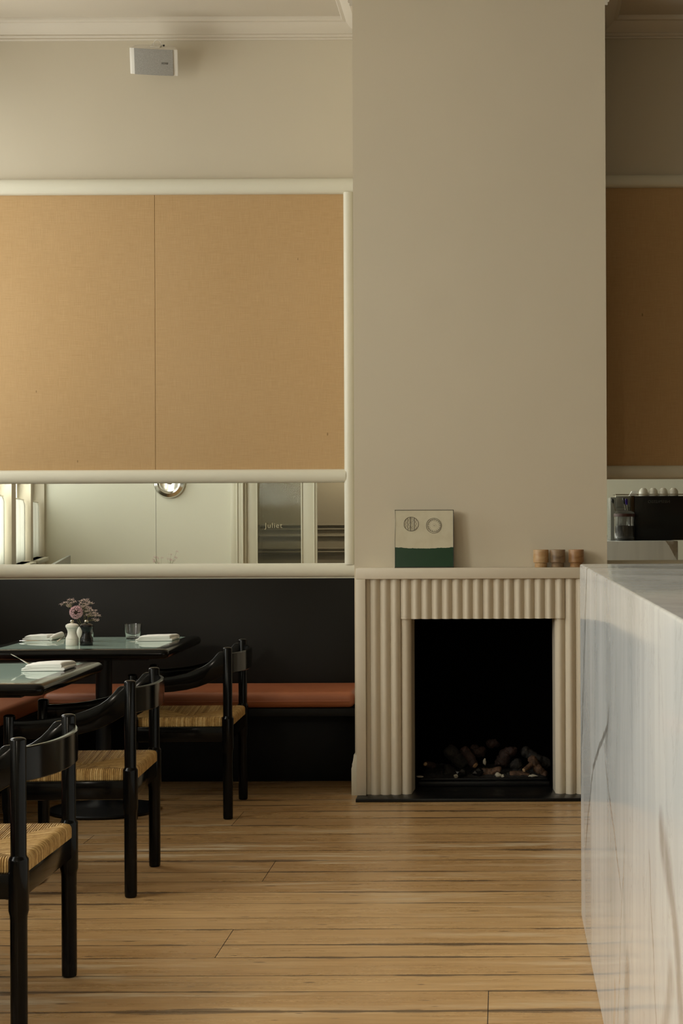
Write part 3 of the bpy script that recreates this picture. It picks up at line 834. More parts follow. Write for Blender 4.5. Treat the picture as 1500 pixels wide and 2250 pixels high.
# firebox
mb = MB()
mb.box(OX0, OX0 + 0.015, YF + 0.095, YB - 0.03, 0.016, OZ, 0); mb.box(OX1 - 0.015, OX1, YF + 0.095, YB - 0.03, 0.016, OZ)
mb.box(OX0, OX1, YB - 0.03, YB - 0.01, 0.016, OZ); mb.box(OX0, OX1, YF + 0.003, YB - 0.03, OZ, OZ + 0.018)
fpart(mb, 'firebox_lining', M['firebox'])
mb = MB(); mb.box(SX0 + 0.003, SX1 - 0.003, 8.12, YF, 0.0, 0.0155, 0.002)
mb.box(OX0 + 0.002, OX1 - 0.002, YF - 0.002, YB - 0.012, 0.0, 0.0155)
tag(mb.build('hearth_slab', M['slate']), 'thin dark slate hearth under the fireplace', 'hearth')
tr = thing('fire_tray', 'low black metal tray holding the logs in the fireplace', 'fire tray', (-0.087, 8.65, 0.0156))
def tl(mb_): bmesh.ops.transform(mb_.bm, matrix=Matrix.Translation(-Vector(tr.location)), verts=mb_.bm.verts); return mb_
mb = MB(); mb.box(-0.41, 0.235, 8.49, 8.86, 0.0156, 0.040, 0.003); mb.box(-0.40, 0.225, 8.52, 8.86, 0.040, 0.052, 0.003)
tl(mb).build('tray_body', M['black_metal'], tr)
# ash bed: stuff
mb = MB(); b = bmesh.new(); NX, NY = 90, 50
for j in range(NY + 1):
    for i in range(NX + 1):
        x = -0.39 + 0.605 * i / NX; y = 8.53 + 0.32 * j / NY
        e = min(1, min(i, NX - i, j, NY - j) / 5)
        z = 0.0525 + e * (0.006 + 0.012 * abs(noise.noise(Vector((x * 45, y * 45, 0)))) + 0.006 * noise.noise(Vector((x * 130, y * 130, 3))) + 0.02 * j / NY)
        b.verts.new((x, y, max(z, 0.0525)))
b.verts.ensure_lookup_table()
for j in range(NY):
    for i in range(NX):
        a = j * (NX + 1) + i; b.faces.new((b.verts[a], b.verts[a + 1], b.verts[a + NX + 2], b.verts[a + NX + 1]))
mb.merge(b); tag(mb.build('ash_bed', M['ember']), 'dark ash and grit spread under the logs', 'ash', kind='stuff')
def log(p0, p1, r, Y, mat, label, end=False, bend=0.0, seed=0, dy=0.0, branch=None):
    r = r * 1.15
    a = P(*p0, Y); c = P(*p1, Y + dy)
    n = 16; pts = []; rad = []
    for i in range(n + 1):
        t = i / n; q = a.lerp(c, t)
        q += Vector((noise.noise(Vector((t * 3, seed, 0))), noise.noise(Vector((t * 3, seed, 5))), noise.noise(Vector((t * 3, seed, 9))))) * r * 0.5
        q.z += bend * math.sin(math.pi * t)
        pts.append(q); e = min(1.0, 0.72 + 3.5 * min(t, 1 - t))
        rad.append(r * e * (1 + 0.22 * noise.noise(Vector((t * 5, seed + 20, 0)))))
    mb = MB(); mb.tube(pts, rad, 18)
    if branch:
        ba, bc, br = P(*branch[0], Y - 0.01), P(*branch[1], Y - 0.06), branch[2]
        mb.tube([ba, ba.lerp(bc, 0.5), bc], [br * 1.2, br, br * 0.9], 12)
    b = mb.bm
    bmesh.ops.subdivide_edges(b, edges=b.edges[:], cuts=1, use_grid_fill=True)
    for v in b.verts:
        v.co += v.normal * (noise.noise(v.co * 90) * r * 0.16 + noise.noise(v.co * 220) * r * 0.08)
    th = thing('fire_log', label, 'log', (a + c) / 2, 0, 'ceramic logs in the fireplace')
    b.normal_update()
    bmesh.ops.transform(b, matrix=Matrix.Translation(-th.location), verts=b.verts)
    mb.build('bark', M[mat], th, angle=60)
    ends = []
    if end: ends = [(pts[-1], (pts[-1] - pts[-2]).normalized(), rad[-1])]
    if branch: ends.append((bc, (bc - ba).normalized(), br * 0.9))
    for q, dr, rr_ in ends:
        m = MB(); rot = Vector((0, 0, 1)).rotation_difference(dr).to_matrix().to_4x4()
        m.lathe([(0, 0.004), (rr_ * 0.6, 0.0035), (rr_ * 0.92, 0.0), (rr_ * 0.9, -0.004)], mtx=Matrix.Translation(q - th.location) @ rot, seg=16)
        for v in m.bm.verts: v.co += Vector([noise.noise(v.co * 150 + Vector((k, 0, 0))) for k in range(3)]) * 0.002
        m.build('sawn_end', M['log_end'], th)
def zp(u, v): return (860 + u / 3.488, 1540 + v / 3.488)
kpx = 8.6 / F / 3.488
log(zp(425, 360), zp(565, 500), 46 * kpx, 8.66, 'log_dark', 'thick charred log leaning down to the right, left of centre', seed=1)
log(zp(550, 360), zp(640, 495), 30 * kpx, 8.62, 'log_red', 'reddish log with pale sawn end pointing to the front', end=True, seed=2, dy=-0.06)
log(zp(620, 385), zp(712, 395), 34 * kpx, 8.70, 'log_red', 'short reddish log stub lying behind the pale-ended log', seed=3)
log(zp(740, 340), zp(815, 315), 28 * kpx, 8.76, 'log_red', 'topmost small reddish log at the back of the pile', seed=4)
log(zp(910, 355), zp(830, 500), 42 * kpx, 8.66, 'log_red', 'upright dark red log leaning left, right of centre', seed=5)
log(zp(1000, 375), zp(1210, 500), 34 * kpx, 8.68, 'log_dark', 'long dark log sloping down to the right edge', seed=6)
log(zp(1060, 430), zp(1175, 590), 30 * kpx, 8.60, 'log_brown', 'knobbly brown forked log at the right front', seed=7, branch=(zp(1080, 480), zp(1012, 532), 17 * kpx))
log(zp(690, 550), zp(835, 535), 26 * kpx, 8.58, 'log_brown', 'short brown log lying flat at the front centre', seed=9)
log(zp(905, 560), zp(1110, 598), 24 * kpx, 8.57, 'log_brown', 'twisted brown root lying flat at the right front', seed=10, bend=0.006)
log(zp(330, 500), zp(258, 485), 20 * kpx, 8.60, 'log_red', 'small round-ended log at the left of the pile', end=True, seed=11, dy=-0.06)
log(zp(935, 470), zp(985, 540), 40 * kpx, 8.65, 'log_dark', 'stubby charred log between the upright log and the forked log', seed=12)
log(zp(425, 540), zp(450, 570), 42 * kpx, 8.64, 'log_dark', 'charred chunk of log at the left front', seed=13)
def stone(u, v, r, mat, label, cat, Y=8.55, sc=(1, 1, 0.75), seed=0):
    q = P(*zp(u, v), Y); r_ = r * kpx
    q.z = max(q.z, 0.054 + r_ * sc[2] * 0.8)
    mb = MB(); mb.sphere(q, r_, 2, 0, sc, 0.6, seed)
    tag(mb.build('fire_stone', M[mat], angle=12), label, cat, 'stones and coals in the fireplace')
stone(530, 575, 46, 'coal', 'shiny black coal at the front left of the fire', 'coal', seed=1)
stone(655, 570, 48, 'coal', 'dull black coal left of the flat brown log', 'coal', seed=2, Y=8.57)
stone(815, 597, 24, 'pale_stone', 'small pale stone at the front centre of the fire', 'stone', 8.54, seed=3)
stone(1080, 602, 34, 'pale_stone', 'flat pale chip at the right front of the fire', 'stone', 8.54, (1, 0.6, 0.3), seed=4)
stone(712, 468, 26, 'pale_stone', 'pale chip wedged between the logs', 'stone', 8.62, (0.5, 0.5, 1), seed=5)
stone(495, 590, 18, 'pale_stone', 'small pale chip leaning on the shiny coal', 'stone', 8.53, seed=6)
stone(215, 602, 26, 'pale_stone', 'flat pale chip at the far left of the fire', 'stone', 8.54, (1, 0.6, 0.3), seed=7)
stone(850, 585, 14, 'pale_stone', 'tiny grey chip right of the small pale stone', 'stone', 8.54, seed=8)

# ================================================================== MANTEL THINGS
# art tile, leaning back slightly
AW, AH, AT = 0.280, 0.277, 0.026
ac = P(931.5, 1244, 8.262)
art = thing('art_tile', 'square ceramic art tile, cream over dark green, leaning on the mantel', 'artwork', (ac.x, 8.262, ZM))
art.rotation_euler = (math.radians(-4.5), 0, math.radians(0.5))
mb = MB(); mb.box(-AW / 2, AW / 2, 0, AT, 0.001, AH, 0.0015, 1); mb.build('tile_body', M['tile'], art)
def stroke(mb_, pts, w=0.0009):
    mb_.tube([(p[0], -0.0006, p[1]) for p in pts], w * 1.35, 6, squash=0.6)
def A(u, v): return ((u - 765) / 1500 * 160 * 8.262 / F, (1355 - v) / 1500 * 160 * 8.262 / F)
LINE = simple('dark_brown_line', (0.014, 0.008, 0.004, 1), 0.6)
mb = MB()
def circ(cx, cz, rx, rz, w, n=48, wob=3, seed=0):
    stroke(mb, [A(cx + (rx + wob * noise.noise(Vector((k * 0.4, seed, 0)))) * math.cos(2 * math.pi * k / n), cz + (rz + wob * noise.noise(Vector((k * 0.4, seed, 7)))) * math.sin(2 * math.pi * k / n)) for k in range(n + 1)], w)
circ(498, 450, 149, 146, 0.0011, seed=1)
for x, wv, w in ((385, 14, .0006), (425, 5, .0010), (460, 14, .0006), (487, 2, .0016), (525, 16, .0006), (562, 3, .0013), (596, 12, .0007)):
    hh = 140 * math.sqrt(max(0, 1 - ((x - 498) / 149) ** 2))
    stroke(mb, [A(x + wv * math.sin(k * 1.3 + x), 450 - hh + 2 * hh * k / 14) for k in range(15)], w)
mb.build('striped_circle_drawing', LINE, art); mb = MB()
circ(967, 484, 157, 155, 0.0010, seed=3); circ(972, 482, 132, 128, 0.0010, seed=5)
for k in range(17):
    a = 2 * math.pi * k / 17
    stroke(mb, [A(972 + 130 * math.cos(a), 482 + 126 * math.sin(a)), A(972 + 98 * math.cos(a + 0.05), 482 + 95 * math.sin(a + 0.05))], 0.0006)
    if k % 2 == 0: stroke(mb, [A(972 + 30 * math.cos(a), 482 + 30 * math.sin(a)), A(972 + 42 * math.cos(a), 482 + 42 * math.sin(a))], 0.0004)
stroke(mb, [A(962, 482), A(982, 486)], 0.0012)
mb.build('spoked_circle_drawing', LINE, art)
mb = MB()
mb.box(-AW / 2 - 0.0012, AW / 2 + 0.0012, 0.0035, AT + 0.001, AH - 0.001, AH + 0.0015, 0.0008, 1); mb.box(AW / 2 - 0.001, AW / 2 + 0.0015, -0.0006, AT, 0.001, AH, 0.0008, 1)
mb.box(-AW / 2 - 0.001, AW / 2, -0.0006, 0.01, 0.000, 0.005, 0.0008, 1)
stroke(mb, [(-AW / 2 + 0.001 + 0.001 * math.sin(k), AH * k / 10) for k in range(11)], 0.0008)
stroke(mb, [(-AW / 2 + AW * k / 10, AH - 0.0012) for k in range(11)], 0.0009)
mb.build('dark_edge', simple('dark_glaze_edge', (0.018, 0.018, 0.009, 1), 0.4), art)

for (px0, px1, mt, lb) in ((1171, 1205, 'onyx1', 'pale honey onyx tealight holder, leftmost on the mantel'), (1207.5, 1241.5, 'onyx2', 'grey-brown veined onyx tealight holder in the middle'), (1248.5, 1282.5, 'onyx3', 'dark amber onyx tealight holder beside the counter')):
    q = P((px0 + px1) / 2, 1244, 8.28); r = (px1 - px0) / 2 * 8.28 / F
    th = thing('tealight_holder', lb, 'candle holder', (q.x, 8.28, ZM), 0, 'onyx tealight holders on the mantel')
    mb = MB(); mb.lathe([(0, 0.0), (r * 0.80, 0.0), (r * 0.81, 0.001), (r * 0.81, 0.021), (r, 0.0235), (r, 0.083), (r - 0.001, 0.0845), (r - 0.006, 0.0845), (r - 0.007, 0.082), (r - 0.007, 0.032), (0, 0.032)], seg=48)
    mb.build('stone_cup', M[mt], th)
    mb = MB(); mb.lathe([(0, 0.0325), (0.019, 0.0325), (0.019, 0.048), (0, 0.048)], seg=24); mb.tube([(0, 0, 0.047), (0.001, 0, 0.056)], 0.0008, 6)
    mb.build('candle', M['white_plastic'], th)

# ================================================================== WALL SPEAKER
spk = thing('wall_speaker', 'small white wall speaker with grey grille high on the left wall', 'speaker', P(338, 136, 8.76))
spk.rotation_euler = (math.radians(27), math.radians(2.0), math.radians(4))
W2, H2 = 0.121, 0.066
def arc(x): return -0.006 * (1 - (x / W2) ** 2)
mb = MB(); n = 16
body = [(-W2, 0.0)] + [(-W2 + 2 * W2 * i / n, arc(-W2 + 2 * W2 * i / n) + 0.002) for i in range(n + 1)] + [(W2, 0.0), (W2 * 0.78, 0.075), (-W2 * 0.78, 0.075)]
body = [(-W2 + 2 * W2 * i / n, arc(-W2 + 2 * W2 * i / n) + 0.002) for i in range(n + 1)] + [(W2 * 0.80, 0.07), (W2 * 0.6, 0.085), (-W2 * 0.6, 0.085), (-W2 * 0.80, 0.07)]
mb.poly(body, -H2, H2, 'z', 0.003); mb.build('cabinet', M['white_plastic'], spk)
mb = MB(); g = W2 * 0.80
pts = [(-g + 2 * g * i / n, arc(-g + 2 * g * i / n) - 0.003) for i in range(n + 1)] + [(g - 2 * g * i / n, arc(g - 2 * g * i / n) + 0.0) for i in range(n + 1)]
mb.poly(pts, -H2 + 0.001, H2 - 0.001, 'z'); gr_ = mb.build('grille', M['grille'], spk)
text_mesh('lettering', 'BOSE', 0.013, M['letter'], gr_, Matrix.Translation((0.055, arc(0.055) - 0.0036, -0.004)) @ Matrix.Rotation(math.pi / 2, 4, 'X'), 0.0004, 1.1)
mb = MB(); mb.box(-0.03, 0.03, 0.08, 0.125, -0.03, 0.03, 0.006); mb.box(-0.02, 0.03, 0.02, 0.10, H2, H2 + 0.006, 0.002); mb.build('bracket', M['white_plastic'], spk)
mb = MB(); mb.tube([(0.015 + 0.02 * math.cos(a), 0.05, H2 + 0.012 + 0.022 * math.sin(a)) for a in [math.pi * 1.25 - k * math.pi * 1.5 / 14 for k in range(15)]], 0.0025, 8); mb.build('cable_loop', M['white_plastic'], spk)
mb = MB(); mb.lathe([(0, -0.004), (0.005, -0.004), (0.005, 0.004), (0, 0.004)], (0.045, 0.05, H2 + 0.008), 14); mb.build('fixing_knob', M['dark_rubber'], spk)

# ================================================================== COUNTER
KX, KY1, KH, KXR = 0.263, 5.77, 1.174, 1.235
mb = MB()
mb.box(KX, KXR, 0.75, KY1, 0.0, KH, 0.006, 3)
tag(mb.build('bar_counter', M['marble']), 'solid white veined marble bar counter in the right foreground', 'counter')

# coffee machine on the counter, seen in the right mirror (rear faces the mirror)
DM = 2 * YB - 5.42
def R(px, py, D=12.44): return Vector(((px - CX) * D / F, 2 * YB - D, H - (py + 0.004 * (px - CX) - CY) * D / F))
cm = thing('coffee_machine', 'black and steel coffee machine at the bar counter, seen in the right mirror', 'coffee machine', (R(1395, 1192).x, 5.2, KH))
def cl(mb_): bmesh.ops.transform(mb_.bm, matrix=Matrix.Translation(-Vector(cm.location)), verts=mb_.bm.verts); return mb_
xa, xb_, xc = R(1394, 0).x, R(1520, 0).x, R(1341, 0).x
zt = R(1394, 1090).z
mb = MB(); mb.box(xa, xb_ + 0.3, 5.0, 5.42, KH + 0.001, zt, 0.006); mbody = cl(mb).build('machine_body', M['black_gloss'], cm)
mb = MB(); mb.box(xa - 0.028, xa - 0.001, 5.02, 5.41, KH + 0.001, zt + 0.002, 0.003); cl(mb).build('side_panel', simple('bronze_panel', (0.05, 0.03, 0.012, 1), 0.3, 0.5), cm)
mb = MB(); mb.box(xc, xa - 0.03, 5.05, 5.40, KH + 0.001, zt - 0.008, 0.004); mb.box(R(1353, 0).x, xa - 0.03, 5.401, 5.408, KH + 0.24, zt + 0.0, 0.002); cl(mb).build('steel_module', M['brushed'], cm)
text_mesh('lettering', 'NESPRESSO', 0.029, M['letter_grey'], mbody, Matrix.Translation(-Vector(cm.location)) @ Matrix.Translation((R(1447, 0).x, 5.4205, R(0 + 1447, 1102.5).z)) @ Matrix.Rotation(math.pi, 4, 'Z') @ Matrix.Rotation(math.pi / 2, 4, 'X'), 0.0006, 1.1)
mb = MB()
zr = zt + 0.013
mb.tube([(R(1352, 0).x, 5.40, zt - 0.01), (R(1352, 0).x, 5.40, zr), (R(1385, 0).x, 5.40, zr), (R(1400, 0).x, 5.42, zr), (R(1500, 0).x + 0.2, 5.42, zr)], 0.0022, 8)
mb.tube([(R(1352, 0).x, 5.40, zr), (R(1352, 0).x, 5.10, zr), (R(1500, 0).x + 0.2, 5.10, zr)], 0.0022, 8)
cl(mb).build('cup_rail', M['nickel'], cm)
def cup_mesh():
    m = MB(); r = 0.0345
    m.lathe([(0.0, 0.054), (0.012, 0.054), (0.0125, 0.0565), (0.0165, 0.0565), (0.0185, 0.053), (0.026, 0.047), (0.0315, 0.036), (r, 0.020), (r, 0.002), (r - 0.001, 0.0), (r - 0.003, 0.002), (r - 0.003, 0.02), (0.027, 0.038), (0.018, 0.048), (0, 0.049)], seg=32)
    return m
first = None
for k, px in enumerate((1414, 1435.5, 1457.5, 1480)):
    q = R(px, 1090)
    pos = Vector((q.x, 5.38, zt + 0.0005))
    lab = ('upturned white cup at the left end of the machine top', 'upturned white cup second from the left on the machine', 'upturned white cup second from the right on the machine', 'upturned white cup at the right end of the machine top')[k]
    if first is None:
        first = thing('espresso_cup', lab, 'cup', pos, 0, 'upturned cups on the coffee machine')
        cup_mesh().build('cup_bowl', M['ceramic'], first)
        m = MB(); m.tube([(-0.03 - 0.016 * math.sin(a), 0, 0.022 + 0.012 * math.cos(a)) for a in [math.pi * i / 8 for i in range(9)]], 0.003, 8); m.build('handle', M['ceramic'], first)
        first.rotation_euler = (0, 0, 1.57)
    else:
        c = copy_tree(first); c.location = pos; tag(c, lab)
mb = MB(); xq = R(1397, 0).x
mb.poly([(xq - 0.045, 0), (xq - 0.025, 0.034), (xq + 0.02, 0.04), (xq + 0.006, 0.0)], 5.28, 5.36, 'y', 0.002, mtx=Matrix.Translation((0, 0, zt + 0.003)))
tag(mb.build('folded_cloth', M['napkin']), 'white folded cloth leaning beside the upturned cups', 'cloth')
# glass jar with dark beans, whisks
q = R(1371, 1192, 12.36)
jr_ = 0.0735 / 2 * 2 * 0.98
jar = thing('glass_jar', 'glass jar with brown band in front of the steel module, seen in the right mirror', 'jar', (q.x, 5.50, KH))
rj = 22.5 * 12.36 / F
mb = MB(); mb.lathe([(0, 0.0005), (rj * 0.8, 0.0005), (rj * 0.96, 0.012), (rj, 0.03), (rj, 0.17), (rj - 0.003, 0.17), (rj - 0.003, 0.032), (rj * 0.92, 0.016), (rj * 0.76, 0.006), (0, 0.006)], seg=40); mb.build('jar_glass', M['glass'], jar)
mb = MB(); mb.lathe([(rj + 0.0012, 0.172), (rj + 0.004, 0.172), (rj + 0.004, 0.192), (rj + 0.0012, 0.192), (rj + 0.0012, 0.172)], seg=40, closed=False); mb.build('collar', M['brown_collar'], jar)
mb = MB(); mb.lathe([(0, 0.0075), (rj * 0.72, 0.0075), (rj * 0.86, 0.018), (rj * 0.93, 0.034), (rj * 0.93, 0.105), (0, 0.11)], seg=32); mb.build('beans', M['beans'], jar)
mb = MB(); mb.lathe([(rj, 0.1925), (rj * 0.9, 0.205), (rj * 0.55, 0.217), (0.0, 0.220), (0, 0.216), (rj * 0.5, 0.213), (rj * 0.86, 0.202), (rj * 0.95, 0.1925)], seg=32, closed=False); mb.build('glass_lid', M['glass'], jar)
def thermo(px0, py0, px1, py1, mat, lab, Y=5.445):
    D = 2 * YB - Y
    a, c = R(px0, py0, D), R(px1, py1, D); a.y = Y; c.y = Y
    th = thing('milk_thermometer', lab, 'thermometer', c)
    a -= c
    mb = MB(); mb.tube([(0, 0, 0), a * 0.65], 0.0028, 8); mb.build('probe', M['steel'], th)
    mb = MB(); mb.tube([a * 0.62, a * 0.72, a * 0.9, a], [0.004, 0.008, 0.010, 0.006], 12); mb.build('head', M[mat], th)
thermo(1344, 1096, 1351, 1122, 'dark_rubber', 'black-headed metal probe left of the glass jar')
thermo(1369, 1094, 1374, 1131, 'dark_rubber', 'black-headed metal probe standing above the glass jar')
thermo(1375, 1096, 1379, 1131, 'purple', 'purple-headed metal probe above the glass jar', 5.43)

# ================================================================== TABLES
def make_table(label, cx, cy, wx_, wy_, rot, group, bo=0.04):
    t = thing('dining_table', label, 'table', (cx, cy, 0), rot, group)
    HT = 0.77; RW = 0.066
    hx, hy = wx_ / 2, wy_ / 2
    def ring(ix, rc, n=6):
        pts = []
        for (sx, sy, a0) in ((1, 1, 0), (-1, 1, 90), (-1, -1, 180), (1, -1, 270)):
            for k in range(n + 1):
                a = math.radians(a0 + 90 * k / n)
                pts.append((sx * (hx - ix - rc) + rc * math.cos(a), sy * (hy - ix - rc) + rc * math.sin(a)))
        return pts
    prof = []   # (inset, z)
    for k in range(9):
        a = math.pi * k / 8 - math.pi / 2
        prof.append((0.021 - 0.021 * math.cos(a), HT - 0.021 + 0.021 * math.sin(a)))
    prof += [(RW, HT), (RW, HT - 0.010), (RW + 0.02, HT - 0.010), (RW + 0.02, HT - 0.042)]
    b = bmesh.new(); rings = []
    for ins, z in prof: rings.append([b.verts.new((x, y, z)) for x, y in ring(ins, max(0.002, 0.03 - ins * 0.4))])
    for i in range(len(rings)):
        a, d = rings[i], rings[(i + 1) % len(rings)]
        for k in range(len(a)):
            b.faces.new((a[k], a[(k + 1) % len(a)], d[(k + 1) % len(a)], d[k]))
    bmesh.ops.recalc_face_normals(b, faces=b.faces)
    mb = MB(); mb.merge(b); mb.build('table_rim', M['black_lacquer'], t)
    mb = MB(); mb.box(-hx + RW + 0.001, hx - RW - 0.001, -hy + RW + 0.001, hy - RW - 0.001, HT - 0.0095, HT - 0.0005, 0.0008, 1); mb.build('glass_inlay', M['table_glass'], t)
    mb = MB(); mb.box(-hx + 0.10, hx - 0.10, -hy + 0.10, hy - 0.10, HT - 0.055, HT - 0.0425); mb.box(-0.22, 0.26, -0.03, 0.03, HT - 0.075, HT - 0.055, 0.003); mb.box(bo - 0.03, bo + 0.03, -0.22, 0.22, HT - 0.075, HT - 0.055, 0.003); mb.build('underframe', M['black_metal'], t)
    mb = MB(); mb.lathe([(0.037, 0.03), (0.037, HT - 0.075)], (bo, 0, 0), seg=32); mb.build('column', M['black_metal'], t)
    mb = MB(); mb.lathe([(0, 0.0), (0.243, 0.0), (0.25, 0.004), (0.252, 0.010), (0.246, 0.016), (0.15, 0.030), (0.07, 0.040), (0.045, 0.055), (0, 0.055)], (bo, 0, 0), seg=72); mb.build('base_disc', M['black_metal'], t)
    return t
TROT = math.radians(0.6)
TG = 'dining tables along the bench'
tA = make_table('black-rimmed green glass table at the back with flowers and grinders on it', -1.858, 7.91, 0.83, 0.90, TROT, TG)
tB = make_table('black-rimmed green glass table at the left edge, nearer to the viewer', -1.978, 6.35, 0.83, 0.96, TROT, TG)
make_table('black-rimmed green glass table out of frame at the left, its flowers seen in the mirror', -2.24, 4.76, 0.83, 0.94, TROT, TG, 0.10)
TZ = 0.7697
def tp(px, py):
    Y = (H - TZ) * F / (py - CY + 0.004 * (px - CX)); return ((px - CX) * Y / F, Y)

# ================================================================== CHAIRS
def make_chair(label):
    t = thing('armchair', label, 'chair', (0, 0, 0), 0, 'black rush-seated armchairs')
    L = M['black_lacquer']; px, pb = 0.21, 0.2725
    HB, HF = 0.762, 0.645
    def leg(x, y, top):
        m = MB()
        m.lathe([(0, 0.0), (0.018, 0.0), (0.0212, 0.004), (0.022, 0.02), (0.022, 0.290), (0.0228, 0.302), (0.0262, 0.316), (0.0262, 0.444), (0.0255, 0.449), (0.0212, 0.455), (0.0205, 0.460), (0.0207, top - 0.006), (0.0196, top - 0.003), (0.0165, top - 0.0005), (0.010, top + 0.0015), (0, top + 0.002)], (x, y, 0), 36)
        m.build('leg', L, t)
    for y in (-pb, pb): leg(px, y, HB); leg(-px, y, HF)
    # arms: flat sculpted boards
    topc = [(0.0, 0.746), (-0.034, 0.743), (-0.042, 0.738), (-0.058, 0.718), (-0.078, 0.698), (-0.105, 0.679), (-0.14, 0.664), (-0.18, 0.650), (-0.24, 0.637), (-0.30, 0.629), (-0.36, 0.625), (-0.42, 0.624)]
    botc = [(-0.42, 0.560), (-0.36, 0.560), (-0.30, 0.563), (-0.24, 0.567), (-0.18, 0.575), (-0.13, 0.587), (-0.09, 0.602), (-0.05, 0.622), (-0.02, 0.640), (0.0, 0.650)]
    for y in (-pb, pb):
        m = MB(); m.poly([(px + a, z) for a, z in topc] + [(px + a, z) for a, z in botc], y - 0.0105, y + 0.0105, 'y', 0.0025, 2); m.build('armrest', L, t)
    # curved back rail
    m = MB(); n = 28; path = []
    for k in range(n + 1):
        u = -1 + 2 * k / n; y = u * (pb + 0.004); x = px + 0.004 + 0.058 * (1 - abs(u) ** 2.4)
        dx = -0.058 * 2.4 * abs(u) ** 1.4 * (1 if u > 0 else -1)
        nv = Vector((0.28, -dx, 0)).normalized() if True else None
        path.append(((x, y, 0.647), nv, Vector((0, 0, 1))))
    m.sweep(path, [(-0.008, 0.003), (-0.005, 0.0), (0.005, 0.0), (0.008, 0.003), (0.008, 0.087), (0.005, 0.090), (-0.005, 0.090), (-0.008, 0.087)])
    m.build('back_rail', L, t, angle=40)
    # seat rails
    for (x0, x1, y0, y1) in ((px - 0.012, px + 0.012, -pb, pb), (-px - 0.012, -px + 0.012, -pb, pb), (-px, px, pb - 0.012, pb + 0.012), (-px, px, -pb - 0.012, -pb + 0.012)):
        m = MB(); m.box(x0, x1, y0, y1, 0.345, 0.412, 0.005); m.build('seat_rail', L, t)
    # rush seat
    m = MB(); b = bmesh.new(); NX, NY = 200, 240
    A_, B_ = SA, SB; rr_ = 0.022
    vs = []
    def remap(i, n, half):      # denser towards edges, wraps down over the rail
        s_ = -1 + 2 * i / n
        return s_
    for j in range(NY + 1):
        row = []
        for i in range(NX + 1):
            sx, sy = -1 + 2 * i / NX, -1 + 2 * j / NY
            def ax(sv, half):
                d = (1 - abs(sv)) * (half + 0.03)      # arc length in from the rim
                sg = 1 if sv >= 0 else -1
                wrap = 0.022
                if d < wrap: return sg * half, d - wrap - rr_, 1
                q_ = d - wrap; Lq = rr_ * math.pi / 2
                if q_ < Lq:
                    a_ = q_ / rr_; return sg * (half - rr_ + rr_ * math.cos(a_)), -rr_ + rr_ * math.sin(a_), 1
                rest = (half + 0.03) - wrap - Lq
                return sg * (half - rr_) * (1 - (q_ - Lq) / rest), 0.0, 0
            x, zx, _ = ax(sx, A_); y, zy, _ = ax(sy, B_)
            z = min(zx, zy) if (zx < 0 or zy < 0) else 0
            ex, ey = abs(x) / A_, abs(y) / B_
            dome = 0.024 * (1 - max(ex, ey)) ** 0.75 * 1.0                 # slight dip to the middle
            if ex > ey: s_ = y
            else: s_ = x
            ph = (s_ / PITCH) % 1.0
            cord = 0.0022 * abs(math.sin(math.pi * ph)) ** 0.7
            cord += 0.0008 * noise.noise(Vector((math.floor(s_ / PITCH) * 3.3, (1 if ex > ey else 0) * 11.0, (x if ex > ey else y) * 25)))
            df = abs(ex - ey); seam = -0.0022 * max(0, 1 - df / 0.02)
            zz_ = 0.452 + z - dome + (cord + seam if z > -0.02 else 0)
            ox = cord * (1 if x > 0 else -1) if z < 0 and zx <= zy else 0
            oy = cord * (1 if y > 0 else -1) if z < 0 and zy < zx else 0
            row.append(b.verts.new((x + ox, y + oy, zz_)))
        vs.append(row)
    for j in range(NY):
        for i in range(NX): b.faces.new((vs[j][i], vs[j][i + 1], vs[j + 1][i + 1], vs[j + 1][i]))
    m.merge(b); m.build('rush_seat', M['rush'], t, angle=60)
    return t
ch = make_chair('black armchair nearest the viewer at the lower left edge, cut off by the frame')
def place(o, near, far):
    mx, my = (near[0] + far[0]) / 2, (near[1] + far[1]) / 2
    rz = -math.atan2(far[0] - near[0], far[1] - near[1])
    o.rotation_euler = (0, 0, rz)
    o.location = (mx - 0.21 * math.cos(rz), my - 0.21 * math.sin(rz), 0)
place(ch, (-1.253, 4.475), (-1.259, 5.035))
c2 = copy_tree(ch); tag(c2, 'black rush-seated armchair in the middle, tucked under the nearer table'); place(c2, (-1.307, 6.085), (-1.332, 6.635))
c3 = copy_tree(ch); tag(c3, 'black rush-seated armchair furthest back, beside the leather bench'); place(c3, (-1.216, 7.68), (-1.230, 8.225))

